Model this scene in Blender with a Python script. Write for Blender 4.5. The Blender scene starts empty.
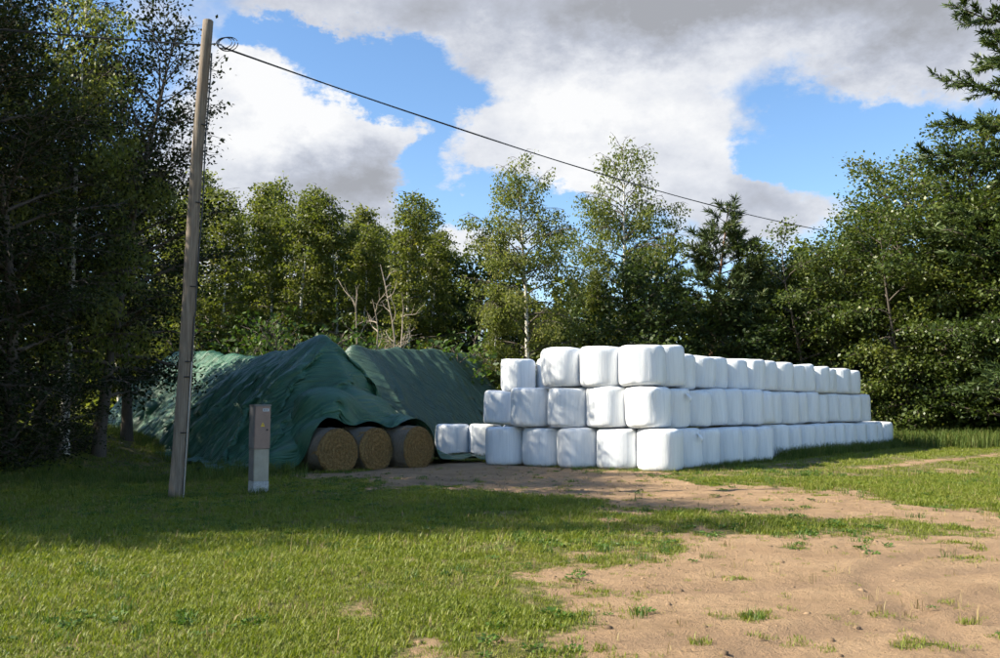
import bpy, math, random
import numpy as np
from mathutils import Vector, Matrix

R = math.radians
scene = bpy.context.scene
COL = scene.collection

# ------------------------------------------------------------------ camera
F = 900.0 / 1000.0            # focal length / image width
PITCH = math.atan(80.0 / 900.0)
EYE = 1.65
cam = bpy.data.cameras.new('camera')
cam.sensor_width = 36.0
cam.lens = 36.0 * F
cam.clip_start = 0.1
cam.clip_end = 3000.0
camo = bpy.data.objects.new('camera', cam)
COL.objects.link(camo)
camo.location = (0, 0, EYE)
camo.rotation_euler = (R(90) + PITCH, 0, 0)
scene.camera = camo

# ------------------------------------------------------------------ light
SUN_H = np.array([-0.985, -0.17]); SUN_H = SUN_H / np.linalg.norm(SUN_H)
SUN_EL = R(38)
sun = bpy.data.lights.new('sun', 'SUN')
sun.energy = 5.0
sun.angle = R(0.53)
sun.color = (1.0, 0.92, 0.76)
suno = bpy.data.objects.new('sun', sun)
COL.objects.link(suno)
sdir = Vector((SUN_H[0] * math.cos(SUN_EL), SUN_H[1] * math.cos(SUN_EL), math.sin(SUN_EL)))
suno.rotation_euler = sdir.to_track_quat('Z', 'Y').to_euler()
suno.location = sdir * 60

scene.view_settings.view_transform = 'Standard'
scene.view_settings.look = 'None'
scene.view_settings.exposure = 1.3
scene.view_settings.gamma = 1.0
scene.view_settings.use_curve_mapping = False
scene.cycles.use_denoising = True
scene.cycles.max_bounces = 3
scene.cycles.diffuse_bounces = 2
scene.cycles.use_adaptive_sampling = True
scene.cycles.adaptive_threshold = 0.03
scene.cycles.glossy_bounces = 2
scene.cycles.transmission_bounces = 2
scene.cycles.transparent_max_bounces = 4
scene.cycles.caustics_reflective = False
scene.cycles.caustics_refractive = False


def ray(px, py):
    u = (px - 500.0) / 900.0
    v = (329.0 - py) / 900.0
    return np.array([u, math.cos(PITCH) - v * math.sin(PITCH), math.sin(PITCH) + v * math.cos(PITCH)])


def gpt(px, py, z=0.0):
    d = ray(px, py)
    k = (z - EYE) / d[2]
    return np.array([d[0] * k, d[1] * k])


def dpt(px, py, Y):
    d = ray(px, py)
    k = Y / d[1]
    return np.array([d[0] * k, Y, EYE + d[2] * k])


# ------------------------------------------------------------------ sky with clouds
world = bpy.data.worlds.new('World')
scene.world = world
world.use_nodes = True
world.cycles.sampling_method = 'NONE'
wt = world.node_tree
wt.nodes.clear()
wl = wt.links


class NG:
    """tiny helper that writes maths as shader nodes"""
    def __init__(s, tree):
        s.t = tree

    def put(s, sock, v):
        if v is None:
            return
        if isinstance(v, bpy.types.NodeSocket):
            s.t.links.new(v, sock)
        else:
            sock.default_value = v

    def m(s, op, a, b=None, c=None, clamp=False):
        n = s.t.nodes.new('ShaderNodeMath'); n.operation = op; n.use_clamp = clamp
        s.put(n.inputs[0], a); s.put(n.inputs[1], b); s.put(n.inputs[2], c)
        return n.outputs[0]

    def vm(s, op, a, b=None):
        n = s.t.nodes.new('ShaderNodeVectorMath'); n.operation = op
        s.put(n.inputs[0], a)
        if b is not None:
            s.put(n.inputs[1], b)
        return n.outputs[0]

    def noise(s, vec, scale, detail=4, rough=0.55, lac=2.0, dist=0.0, dim='3D'):
        n = s.t.nodes.new('ShaderNodeTexNoise'); n.noise_dimensions = dim
        s.put(n.inputs['Vector'], vec)
        n.inputs['Scale'].default_value = scale; n.inputs['Detail'].default_value = detail
        n.inputs['Roughness'].default_value = rough; n.inputs['Lacunarity'].default_value = lac
        n.inputs['Distortion'].default_value = dist
        return n.outputs['Fac']

    def ramp(s, v, stops):
        n = s.t.nodes.new('ShaderNodeValToRGB')
        el = n.color_ramp.elements
        while len(el) < len(stops):
            el.new(0.5)
        for e, (p, c) in zip(el, stops):
            e.position = p
            e.color = (c, c, c, 1) if isinstance(c, (int, float)) else (*c, 1)
        s.put(n.inputs[0], v)
        return n.outputs['Color']

    def smooth(s, v, lo, hi):
        n = s.t.nodes.new('ShaderNodeMapRange'); n.interpolation_type = 'SMOOTHSTEP'
        s.put(n.inputs['Value'], v)
        n.inputs['From Min'].default_value = lo; n.inputs['From Max'].default_value = hi
        return n.outputs['Result']

    def mix(s, f, a, b):
        n = s.t.nodes.new('ShaderNodeMix'); n.data_type = 'RGBA'
        s.put(n.inputs[0], f)
        s.put(n.inputs[6], a if isinstance(a, bpy.types.NodeSocket) else (*a, 1))
        s.put(n.inputs[7], b if isinstance(b, bpy.types.NodeSocket) else (*b, 1))
        return n.outputs[2]

    def attr(s, name, typ='GEOMETRY'):
        n = s.t.nodes.new('ShaderNodeAttribute'); n.attribute_name = name; n.attribute_type = typ
        return n

    def mapping(s, vec, scale=(1, 1, 1), loc=(0, 0, 0), rot=(0, 0, 0)):
        n = s.t.nodes.new('ShaderNodeMapping')
        s.put(n.inputs['Vector'], vec)
        n.inputs['Scale'].default_value = scale; n.inputs['Location'].default_value = loc
        n.inputs['Rotation'].default_value = rot
        return n.outputs[0]

    def bump(s, h, strength, dist, normal=None):
        n = s.t.nodes.new('ShaderNodeBump')
        n.inputs['Strength'].default_value = strength; n.inputs['Distance'].default_value = dist
        s.put(n.inputs['Height'], h)
        if normal is not None:
            s.t.links.new(normal, n.inputs['Normal'])
        return n.outputs[0]


g = NG(wt)
SKY_STRENGTH = 0.098
sky = wt.nodes.new('ShaderNodeTexSky')
sky.sky_type = 'NISHITA'
sky.sun_disc = False
sky.sun_elevation = SUN_EL
sky.sun_rotation = math.atan2(SUN_H[0], SUN_H[1])
sky.air_density = 1.0
sky.dust_density = 0.3
sky.ozone_density = 2.6
sky.altitude = 50
tc = wt.nodes.new('ShaderNodeTexCoord')
sep = wt.nodes.new('ShaderNodeSeparateXYZ')
wl.new(tc.outputs['Generated'], sep.inputs[0])
dx, dy, dz = sep.outputs
dyc = g.m('MAXIMUM', dy, 0.08)
# wobble makes every cloud edge irregular
wv = g.vm('MULTIPLY', tc.outputs['Generated'], (1.0, 1.0, 1.6))
n1 = g.noise(wv, 5.0, 8, 0.66)
n2 = g.noise(g.vm('ADD', wv, (7.3, 1.1, 3.7)), 5.0, 8, 0.66)
n3 = g.noise(g.vm('ADD', wv, (1.3, 9.1, 5.7)), 2.6, 6, 0.62)
n4 = g.noise(g.vm('ADD', wv, (4.3, 2.1, 8.7)), 8.0, 6, 0.62)
cs = g.m('ADD', g.m('DIVIDE', dx, dyc), g.m('MULTIPLY', g.m('SUBTRACT', n1, 0.5), 0.25))
ct = g.m('ADD', g.m('DIVIDE', dz, dyc), g.m('MULTIPLY', g.m('SUBTRACT', n2, 0.5), 0.25))


def blob(px, py, rx, ry, w):
    d = ray(px, py)
    s0, t0 = d[0] / d[1], d[2] / d[1]
    a = g.m('MULTIPLY', g.m('SUBTRACT', cs, s0), 900.0 / rx)
    b = g.m('MULTIPLY', g.m('SUBTRACT', ct, t0), 900.0 / ry)
    q = g.m('ADD', g.m('MULTIPLY', a, a), g.m('MULTIPLY', b, b))
    e = g.m('POWER', 2.718, g.m('MULTIPLY', q, -1.0))
    return g.m('MULTIPLY', e, w)


def total(lst, start):
    acc = start
    for b in lst:
        acc = g.m('ADD', acc, blob(*b))
    return acc


dens0 = g.m('MULTIPLY', g.m('SUBTRACT', n3, 0.5), 1.5)
cover_blobs = [
    (290, 165, 100, 95, 0.75), (350, 150, 50, 50, 0.35), (245, 85, 40, 45, 0.35),
    (585, 95, 130, 60, 0.75), (480, 115, 70, 30, 0.30), (640, 0, 420, 48, 0.75), (660, 170, 140, 70, 0.6),
    (755, 205, 70, 60, 0.5), (480, 235, 70, 30, 0.35), (300, 12, 70, 22, 0.25), (900, 55, 120, 40, 0.35),
    (360, 60, 90, 42, -0.75), (440, 85, 60, 35, -0.45), (415, 150, 22, 55, -0.4), (470, 185, 60, 24, -0.55),
    (575, 195, 22, 30, -0.5), (875, 140, 90, 40, -0.75), (800, 150, 45, 26, -0.4), (930, 170, 60, 40, -0.4), (245, 40, 30, 22, -0.45)]
dens = total(cover_blobs, dens0)
cover = g.smooth(dens, 0.0, 0.33)
shade_blobs = [
    (720, -8, 420, 58, 0.80), (930, 40, 160, 45, 0.38), (310, 200, 90, 62, 0.62), (370, 175, 40, 40, 0.35), (775, 200, 45, 40, 0.25),
    (790, 112, 50, 24, 0.30), (290, 110, 55, 40, -0.35), (245, 110, 40, 60, -0.3), (610, 95, 80, 35, -0.3)]
shade = total(shade_blobs, g.m('ADD', 0.22, g.m('MULTIPLY', g.m('SUBTRACT', n4, 0.5), 1.5)))
shade = g.m('MINIMUM', g.m('MAXIMUM', shade, 0.0), 1.0)
cc = g.ramp(shade, [(0.0, (1.0, 1.0, 1.0)), (0.3, (0.80, 0.82, 0.87)), (0.65, (0.55, 0.58, 0.66)), (1.0, (0.40, 0.41, 0.44))])
cc = g.vm('SCALE', cc)
cc.node.inputs['Scale'].default_value = 0.405 / SKY_STRENGTH
hs_ = wt.nodes.new('ShaderNodeHueSaturation')
hs_.inputs['Saturation'].default_value = 1.10
hs_.inputs['Value'].default_value = 0.95
wl.new(sky.outputs[0], hs_.inputs['Color'])
mixc = g.mix(g.m('MULTIPLY', cover, 0.97), hs_.outputs[0], cc)
bg = wt.nodes.new('ShaderNodeBackground')
bg.inputs['Strength'].default_value = SKY_STRENGTH
wl.new(mixc, bg.inputs['Color'])
wo = wt.nodes.new('ShaderNodeOutputWorld')
wl.new(bg.outputs[0], wo.inputs['Surface'])


# ------------------------------------------------------------------ numpy helpers
def hash2(ix, iy, seed):
    h = (ix.astype(np.int64) * 374761393 + iy.astype(np.int64) * 668265263 + seed * 1442695041) & 0xFFFFFFFF
    h = ((h ^ (h >> 13)) * 1274126177) & 0xFFFFFFFF
    h = h ^ (h >> 16)
    return (h & 0xFFFFFF) / float(0xFFFFFF)


def vnoise(x, y, seed=0):
    x = np.asarray(x, float); y = np.asarray(y, float)
    ix = np.floor(x); iy = np.floor(y)
    fx = x - ix; fy = y - iy
    fx = fx * fx * (3 - 2 * fx); fy = fy * fy * (3 - 2 * fy)
    a = hash2(ix, iy, seed); b = hash2(ix + 1, iy, seed)
    c = hash2(ix, iy + 1, seed); d = hash2(ix + 1, iy + 1, seed)
    return (a * (1 - fx) + b * fx) * (1 - fy) + (c * (1 - fx) + d * fx) * fy


def fbm(x, y, seed=0, octv=4):
    s = 0.0; a = 0.5; t = 0.0
    for i in range(octv):
        s = s + a * vnoise(np.asarray(x) * 2 ** i, np.asarray(y) * 2 ** i, seed + i * 17)
        t += a; a *= 0.5
    return s / t - 0.5


def sstep(v, lo, hi):
    t = np.clip((v - lo) / (hi - lo), 0, 1)
    return t * t * (3 - 2 * t)


def norm(v):
    return v / (np.linalg.norm(v, axis=-1, keepdims=True) + 1e-9)


def quad_mesh(name, V, Q, mat=None, attrs=None, smooth=False):
    me = bpy.data.meshes.new(name)
    V = np.asarray(V, np.float32); Q = np.asarray(Q, np.int32)
    me.vertices.add(len(V)); me.vertices.foreach_set('co', V.ravel())
    k = Q.shape[1]
    me.loops.add(Q.size); me.loops.foreach_set('vertex_index', Q.ravel())
    me.polygons.add(len(Q))
    me.polygons.foreach_set('loop_start', np.arange(0, Q.size, k, dtype=np.int32))
    me.polygons.foreach_set('loop_total', np.full(len(Q), k, dtype=np.int32))
    if smooth:
        me.polygons.foreach_set('use_smooth', np.ones(len(Q), dtype=bool))
    for an, av in (attrs or {}).items():
        a = me.attributes.new(an, 'FLOAT', 'POINT')
        a.data.foreach_set('value', np.asarray(av, np.float32))
    me.update(calc_edges=True)
    if mat:
        me.materials.append(mat)
    return me


def py_mesh(name, V, Fc, mat=None, smooth=False):
    me = bpy.data.meshes.new(name)
    me.from_pydata([tuple(map(float, v)) for v in V], [], Fc)
    if smooth:
        me.polygons.foreach_set('use_smooth', [True] * len(me.polygons))
    me.update()
    if mat:
        me.materials.append(mat)
    return me


def obj(name, me, parent=None, loc=None, rz=None, scale=None):
    o = bpy.data.objects.new(name, me)
    COL.objects.link(o)
    if parent:
        o.parent = parent
    if loc is not None:
        o.location = tuple(map(float, loc))
    if rz is not None:
        o.rotation_euler = (0, 0, rz)
    if scale is not None:
        o.scale = scale if hasattr(scale, '__len__') else (scale,) * 3
    return o


def tag(o, label=None, cat=None, group=None, kind=None):
    if label: o['label'] = label
    if cat: o['category'] = cat
    if group: o['group'] = group
    if kind: o['kind'] = kind
    return o


def tubes(paths, radii, k):
    """all-quad tubes; paths = list of (n,3), radii = list of (n,)"""
    VV = []; QQ = []; base = 0
    ang = np.linspace(0, 2 * math.pi, k, endpoint=False)
    ca, sa = np.cos(ang), np.sin(ang)
    for P, r in zip(paths, radii):
        P = np.asarray(P, float); n = len(P)
        T = norm(np.gradient(P, axis=0))
        ref = np.array([0.0, 0, 1.0]) if abs(T[0, 2]) < 0.8 else np.array([1.0, 0, 0])
        A = norm(np.cross(T, ref)); B = np.cross(T, A)
        ring = P[:, None, :] + np.asarray(r)[:, None, None] * (A[:, None, :] * ca[None, :, None] + B[:, None, :] * sa[None, :, None])
        VV.append(ring.reshape(-1, 3))
        i = np.arange(n - 1)[:, None] * k; j = np.arange(k)[None, :]; j2 = (j + 1) % k
        q = np.stack([i + j, i + j2, i + k + j2, i + k + j], -1).reshape(-1, 4) + base
        QQ.append(q); base += n * k
    return np.concatenate(VV), np.concatenate(QQ)


def box_vf(x0, x1, y0, y1, z0, z1, b=0.0):
    """box with bevelled vertical and horizontal edges (b = bevel)"""
    import bmesh
    bm = bmesh.new()
    bmesh.ops.create_cube(bm, size=1.0)
    for v in bm.verts:
        v.co = ((x0 + x1) / 2 + v.co.x * (x1 - x0), (y0 + y1) / 2 + v.co.y * (y1 - y0), (z0 + z1) / 2 + v.co.z * (z1 - z0))
    if b > 0:
        bmesh.ops.bevel(bm, geom=list(bm.edges), offset=b, segments=2, affect='EDGES')
    me = bpy.data.meshes.new('box')
    bm.to_mesh(me); bm.free()
    return me


# ------------------------------------------------------------------ materials
def new_mat(name):
    m = bpy.data.materials.new(name)
    m.use_nodes = True
    t = m.node_tree
    b = t.nodes['Principled BSDF']
    return m, NG(t), b, t.nodes['Material Output']


def leaf_mat(name, dark, mid, light, trans=0.35, rough=0.5, spec=0.35):
    m, n, b, out = new_mat(name)
    a = n.attr('tint').outputs['Fac']
    oi = n.t.nodes.new('ShaderNodeObjectInfo')
    t = n.m('ADD', n.m('MULTIPLY', a, 0.8), n.m('MULTIPLY', oi.outputs['Random'], 0.2))
    c = n.ramp(t, [(0.0, dark), (0.5, mid), (0.92, light), (1.0, tuple(x * y for x, y in zip(light, (1.35, 1.1, 0.8))))])
    n.put(b.inputs['Base Color'], c)
    b.inputs['Roughness'].default_value = rough
    b.inputs['Specular IOR Level'].default_value = spec
    tr = n.t.nodes.new('ShaderNodeBsdfTranslucent')
    n.put(tr.inputs['Color'], n.vm('MULTIPLY', c, (1.2, 1.25, 0.6)))
    mx = n.t.nodes.new('ShaderNodeMixShader')
    mx.inputs[0].default_value = trans
    n.t.links.new(b.outputs[0], mx.inputs[1]); n.t.links.new(tr.outputs[0], mx.inputs[2])
    n.t.links.new(mx.outputs[0], out.inputs['Surface'])
    return m


LEAF = {
    'birch': leaf_mat('birch_leaves', (0.072, 0.096, 0.020), (0.145, 0.170, 0.042), (0.215, 0.222, 0.070), 0.5),
    'slim': leaf_mat('young_birch_leaves', (0.066, 0.088, 0.017), (0.125, 0.148, 0.030), (0.190, 0.200, 0.050), 0.5),
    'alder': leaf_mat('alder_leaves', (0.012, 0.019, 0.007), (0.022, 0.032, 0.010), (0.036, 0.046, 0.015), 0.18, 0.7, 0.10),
    'hazel': leaf_mat('hazel_leaves', (0.036, 0.060, 0.014), (0.078, 0.110, 0.024), (0.150, 0.170, 0.036), 0.35, 0.42, 0.4),
    'maple': leaf_mat('maple_leaves', (0.026, 0.044, 0.012), (0.044, 0.070, 0.017), (0.085, 0.112, 0.027), 0.3),
    'pine': leaf_mat('pine_needles', (0.026, 0.048, 0.016), (0.050, 0.076, 0.026), (0.085, 0.110, 0.036), 0.15),
    'spruce': leaf_mat('spruce_needles', (0.030, 0.052, 0.016), (0.065, 0.098, 0.026), (0.105, 0.135, 0.036), 0.15),
    'shrub': leaf_mat('shrub_leaves', (0.030, 0.062, 0.014), (0.060, 0.110, 0.022), (0.11, 0.165, 0.030), 0.35),
}


def bark_mat(name, kind):
    m, n, b, out = new_mat(name)
    tcn = n.t.nodes.new('ShaderNodeTexCoord')
    ob = tcn.outputs['Object']
    if kind == 'birch':
        band = n.noise(n.mapping(ob, (2.0, 2.0, 11.0)), 2.2, 5, 0.65)
        big = n.noise(ob, 1.3, 3)
        f = n.smooth(n.m('ADD', band, n.m('MULTIPLY', n.m('SUBTRACT', big, 0.5), 0.5)), 0.54, 0.64)
        c = n.mix(f, (0.60, 0.57, 0.50), (0.055, 0.048, 0.042))
    elif kind == 'dead':
        f = n.noise(n.mapping(ob, (6, 6, 1.5)), 3.0, 5)
        c = n.mix(f, (0.17, 0.135, 0.10), (0.42, 0.35, 0.27))
    elif kind == 'pine':
        f = n.noise(n.mapping(ob, (4, 4, 2)), 4.0, 5)
        c = n.mix(f, (0.07, 0.05, 0.035), (0.26, 0.14, 0.07))
    else:
        f = n.noise(n.mapping(ob, (8, 8, 1.6)), 3.0, 6, 0.65)
        c = n.mix(f, (0.030, 0.024, 0.018), (0.13, 0.105, 0.08))
    n.put(b.inputs['Base Color'], c)
    b.inputs['Roughness'].default_value = 0.85
    hh = n.noise(n.mapping(ob, (10, 10, 2.5)), 4.0, 5, 0.7)
    n.t.links.new(n.bump(hh, 0.6, 0.03), b.inputs['Normal'])
    return m


BARK = {k: bark_mat('bark_' + k, k) for k in ('birch', 'dead', 'pine', 'dark')}


def simple_mat(name, col, rough=0.6, metal=0.0, var=0.15, scale=6.0, bumpk=0.0, spec=0.5):
    m, n, b, out = new_mat(name)
    tcn = n.t.nodes.new('ShaderNodeTexCoord')
    f = n.noise(tcn.outputs['Object'], scale, 6, 0.62)
    lo = tuple(c * (1 - var) for c in col); hi = tuple(min(1, c * (1 + var)) for c in col)
    n.put(b.inputs['Base Color'], n.mix(n.smooth(f, 0.3, 0.7), lo, hi))
    b.inputs['Roughness'].default_value = rough
    b.inputs['Metallic'].default_value = metal
    b.inputs['Specular IOR Level'].default_value = spec
    if bumpk:
        n.t.links.new(n.bump(n.noise(tcn.outputs['Object'], scale * 6, 4), bumpk, 0.01), b.inputs['Normal'])
    return m


# ------------------------------------------------------------------ ground
def poly_sd(X, Y, pts):
    """signed distance to polygon (negative inside)"""
    pts = np.asarray(pts, float)
    d = np.full(X.shape, 1e9); inside = np.zeros(X.shape, bool)
    n = len(pts)
    for i in range(n):
        a = pts[i]; b = pts[(i + 1) % n]
        e = b - a
        wx = X - a[0]; wy = Y - a[1]
        t = np.clip((wx * e[0] + wy * e[1]) / (e @ e), 0, 1)
        d = np.minimum(d, np.hypot(wx - e[0] * t, wy - e[1] * t))
        c = ((a[1] <= Y) & (b[1] > Y)) | ((b[1] <= Y) & (a[1] > Y))
        xs = a[0] + (Y - a[1]) / (e[1] if abs(e[1]) > 1e-9 else 1e-9) * e[0]
        inside ^= c & (X < xs)
    return np.where(inside, -d, d)


TRACK = [gpt(*p) for p in [(318, 474), (380, 484), (470, 490), (560, 496), (640, 506), (720, 514), (800, 522), (900, 524), (1000, 527), (1120, 531),
                           (1120, 519), (1000, 515), (930, 505), (850, 494), (760, 489), (690, 482), (640, 474), (560, 469), (480, 463), (436, 462), (380, 470)]]
APRON = [gpt(*p) for p in [(735, 536), (800, 538), (900, 534), (1000, 537), (1150, 541), (1500, 560), (1500, 900), (560, 900), (590, 660), (560, 625), (600, 595), (590, 578),
                           (650, 566), (640, 553), (700, 545)]]
TRAIL = [gpt(*p) for p in [(850, 468), (930, 459), (1010, 452), (1010, 455), (930, 463), (880, 470)]]
PATCH = [gpt(*p) for p in [(560, 586), (600, 580), (612, 588), (590, 595), (562, 592)]]


def sand_mask(X, Y):
    w = fbm(X * 0.55, Y * 0.55, 3, 4) * 1.3 + fbm(X * 2.4, Y * 2.4, 9, 4) * 0.9
    s1 = poly_sd(X, Y, TRACK); s2 = poly_sd(X, Y, APRON); s3 = poly_sd(X, Y, TRAIL); s4 = poly_sd(X, Y, PATCH)
    a = 1 - sstep(s1 - 0.35 + w * 2.1, -0.9, 0.9)
    b = 1 - sstep(s2 - 0.45 + w * 2.0, -1.2, 1.1)
    c = (1 - sstep(s3 + w * 1.2, -0.5, 0.5)) * 0.75
    e = 1 - sstep(s4 + w * 0.6, -0.2, 0.2)
    # spots thinned by wear inside the lawn
    worn_or_unlit = sstep(fbm(X * 0.9, Y * 0.9, 41, 4), 0.10, 0.24) * 0.75 * sstep(X, -7, 3) * (1 - sstep(Y, 22, 40))
    m = np.maximum.reduce([a, b, c, e, worn_or_unlit])
    # tufts surviving in the sand
    tuft = sstep(fbm(X * 2.1 + 5, Y * 2.3, 77, 5), 0.08, 0.36)
    return np.clip(m * (1 - 0.62 * tuft), 0, 1)


RUTS = []
for off in (-0.85, 0.85):
    RUTS.append([(18, 14.3 + off), (10, 15.3 + off), (5, 16.3 + off), (1, 18.2 + off * 1.1), (-2, 21.5 + off)])
    RUTS.append([(14, 12.0 + off), (8, 11.0 + off), (4, 8.8 + off), (2.4 + off, 6.0), (2.0 + off, 2)])
    RUTS.append([(16, 9.0 + off), (9, 9.4 + off), (5.5, 7.4 + off), (4.2 + off, 3.0)])
    RUTS.append([(17, 10.9 + off), (9.5, 10.2 + off), (6.0, 9.0 + off), (3.0, 7.9 + off), (0.6, 7.4 + off)])
    RUTS.append([(18, 16.6 + off), (9, 16.7 + off), (4, 17.8 + off), (0, 19.6 + off), (-3, 21.0 + off)])


def path_dist(X, Y, pts):
    d = np.full(X.shape, 1e9)
    P = []
    for i in range(len(pts) - 1):
        for t in np.linspace(0, 1, 6, endpoint=False):
            p0 = np.array(pts[max(i - 1, 0)]); p1 = np.array(pts[i]); p2 = np.array(pts[i + 1]); p3 = np.array(pts[min(i + 2, len(pts) - 1)])
            P.append(0.5 * ((2 * p1) + (-p0 + p2) * t + (2 * p0 - 5 * p1 + 4 * p2 - p3) * t * t + (-p0 + 3 * p1 - 3 * p2 + p3) * t ** 3))
    P.append(np.array(pts[-1], float))
    for a, b in zip(P[:-1], P[1:]):
        e = b - a
        t = np.clip(((X - a[0]) * e[0] + (Y - a[1]) * e[1]) / (e @ e + 1e-9), 0, 1)
        d = np.minimum(d, np.hypot(X - a[0] - e[0] * t, Y - a[1] - e[1] * t))
    return d


def ground_big(X, Y):
    """large forms only"""
    h = 0.85 * sstep(-X, 8.5, 13.5) * sstep(Y, 17, 22) * (1 - sstep(Y, 60, 90))
    h = h + 0.10 * fbm(X * 0.12, Y * 0.12, 21, 3) * sstep(np.hypot(X, Y - 25), 14, 22)
    return h


def ground_h(X, Y, sand=None):
    X = np.asarray(X, float); Y = np.asarray(Y, float)
    h = ground_big(X, Y)
    near = 1 - sstep(Y, 40, 60)
    h = h + near * (0.035 * fbm(X * 0.8, Y * 0.8, 5, 3) + 0.02 * fbm(X * 3.1, Y * 3.1, 6, 3))
    if sand is not None:
        for rt in RUTS:
            d = path_dist(X, Y, rt)
            prof = -0.028 * (1 - sstep(d, 0.10, 0.20)) + 0.013 * np.exp(-((d - 0.27) / 0.07) ** 2)
            h = h + prof * sand * (0.5 + 1.0 * np.clip(0.5 + fbm(X * 0.9, Y * 0.9, 8, 2), 0, 1))
        h = h + sand * (0.04 * fbm(X * 6, Y * 6, 13, 4) + 0.012 * fbm(X * 1.1, Y * 3.0, 14, 3))
    return h


def axis_pts(segs, grow_lo, grow_hi, n):
    a = [np.arange(s, e, st) for s, e, st in segs]
    a = np.concatenate(a + [[segs[-1][1]]])
    lo = a[0] - (np.geomspace(1, grow_lo, n) - 1)[::-1][:-1] - 0.0
    hi = a[-1] + (np.geomspace(1, grow_hi, n) - 1)[1:]
    return np.concatenate([lo, a, hi])


gx = axis_pts([(-16, -8, 0.2), (-8, 10, 0.085), (10, 20, 0.2)], 900, 900, 22)
gy = axis_pts([(2, 5, 0.3), (5, 18, 0.075), (18, 30, 0.14), (30, 55, 0.5)], 300, 1500, 22)
GX, GY = np.meshgrid(gx, gy)
SM = sand_mask(GX, GY)
GZ = ground_h(GX, GY, SM)
V = np.stack([GX, GY, GZ], -1).reshape(-1, 3)
nx, ny = len(gx), len(gy)
ii = np.arange(ny - 1)[:, None] * nx; jj = np.arange(nx - 1)[None, :]
Q = np.stack([ii + jj, ii + jj + 1, ii + nx + jj + 1, ii + nx + jj], -1).reshape(-1, 4)
rutd = np.full(GX.shape, 9.0)
for rt in RUTS:
    rutd = np.minimum(rutd, path_dist(GX, GY, rt))
rutm = (1 - sstep(rutd, 0.10, 0.26)) * SM

gm, n, b, out = new_mat('ground_soil')
geo = n.t.nodes.new('ShaderNodeNewGeometry')
pos = geo.outputs['Position']
sandA = n.attr('sand').outputs['Fac']
rutA = n.attr('rut').outputs['Fac']
fine = n.noise(pos, 9.0, 8, 0.65)
mid = n.noise(pos, 1.1, 5, 0.6)
grit = n.noise(pos, 60.0, 4, 0.7)
stk = n.noise(n.mapping(pos, (1.2, 4.0, 1), rot=(0, 0, 0.15)), 1.6, 6, 0.6)
sf = n.smooth(n.m('ADD', sandA, n.m('MULTIPLY', n.m('SUBTRACT', fine, 0.5), 1.0)), 0.30, 0.66)
sandc = n.mix(n.smooth(mid, 0.3, 0.72), (0.275, 0.180, 0.104), (0.370, 0.250, 0.146))
sandc = n.mix(n.m('MULTIPLY', n.smooth(stk, 0.50, 0.72), 0.45), sandc, (0.20, 0.132, 0.075))
sandc = n.mix(n.m('MULTIPLY', n.smooth(fine, 0.54, 0.72), 0.45), sandc, (0.24, 0.155, 0.09))
crumb = n.noise(pos, 28.0, 5, 0.7)
sandc = n.mix(n.m('MULTIPLY', n.m('MULTIPLY', n.smooth(crumb, 0.56, 0.68), n.smooth(mid, 0.42, 0.6)), 0.7), sandc, (0.13, 0.085, 0.05))
sandc = n.mix(n.m('MULTIPLY', rutA, 0.55), sandc, (0.24, 0.16, 0.10))
grassc = n.mix(n.smooth(fine, 0.35, 0.65), (0.075, 0.080, 0.024), (0.190, 0.165, 0.065))
grassc = n.mix(n.m('MULTIPLY', n.smooth(mid, 0.5, 0.75), 0.5), grassc, (0.17, 0.135, 0.065))
n.put(b.inputs['Base Color'], n.mix(sf, grassc, sandc))
b.inputs['Roughness'].default_value = 0.95
b.inputs['Specular IOR Level'].default_value = 0.15
bh = n.m('ADD', n.m('MULTIPLY', fine, 0.7), n.m('MULTIPLY', grit, 0.3))
n.t.links.new(n.bump(bh, 1.0, 0.07), b.inputs['Normal'])
ground = obj('ground', quad_mesh('ground', V, Q, gm, {'sand': SM.ravel(), 'rut': rutm.ravel()}, smooth=True))
tag(ground, 'grassy yard with bare sandy vehicle tracks crossing it', None, None, 'structure')


def gz(x, y):
    return float(ground_h(np.array([float(x)]), np.array([float(y)]))[0])


# ------------------------------------------------------------------ grass (uncountable)
rng = np.random.default_rng(7)


def blade_tuft(seed, nb, hmin, hmax, spread, width, lean):
    r = np.random.default_rng(seed)
    VV = []; QQ = []; tint = []
    for i in range(nb):
        a = r.uniform(0, 2 * math.pi); d = spread * math.sqrt(r.uniform())
        p = np.array([d * math.cos(a), d * math.sin(a), -0.01])
        h = r.uniform(hmin, hmax); ln = r.uniform(0.1, 1.0) * lean * h
        la = r.uniform(0, 2 * math.pi)
        ld = np.array([math.cos(la), math.sin(la), 0]); sd = np.array([-ld[1], ld[0], 0]) * width * r.uniform(0.6, 1.3)
        m = p + ld * ln * 0.35 + np.array([0, 0, h * 0.6]); t = p + ld * ln + np.array([0, 0, h * r.uniform(0.75, 1.0)])
        k = len(VV)
        VV += [p - sd, p + sd, m + sd * 0.8, m - sd * 0.8, t + sd * 0.12, t - sd * 0.12]
        QQ += [(k, k + 1, k + 2, k + 3), (k + 3, k + 2, k + 4, k + 5)]
        tint += [r.uniform()] * 6
    return np.array(VV), np.array(QQ), np.array(tint)


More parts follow.
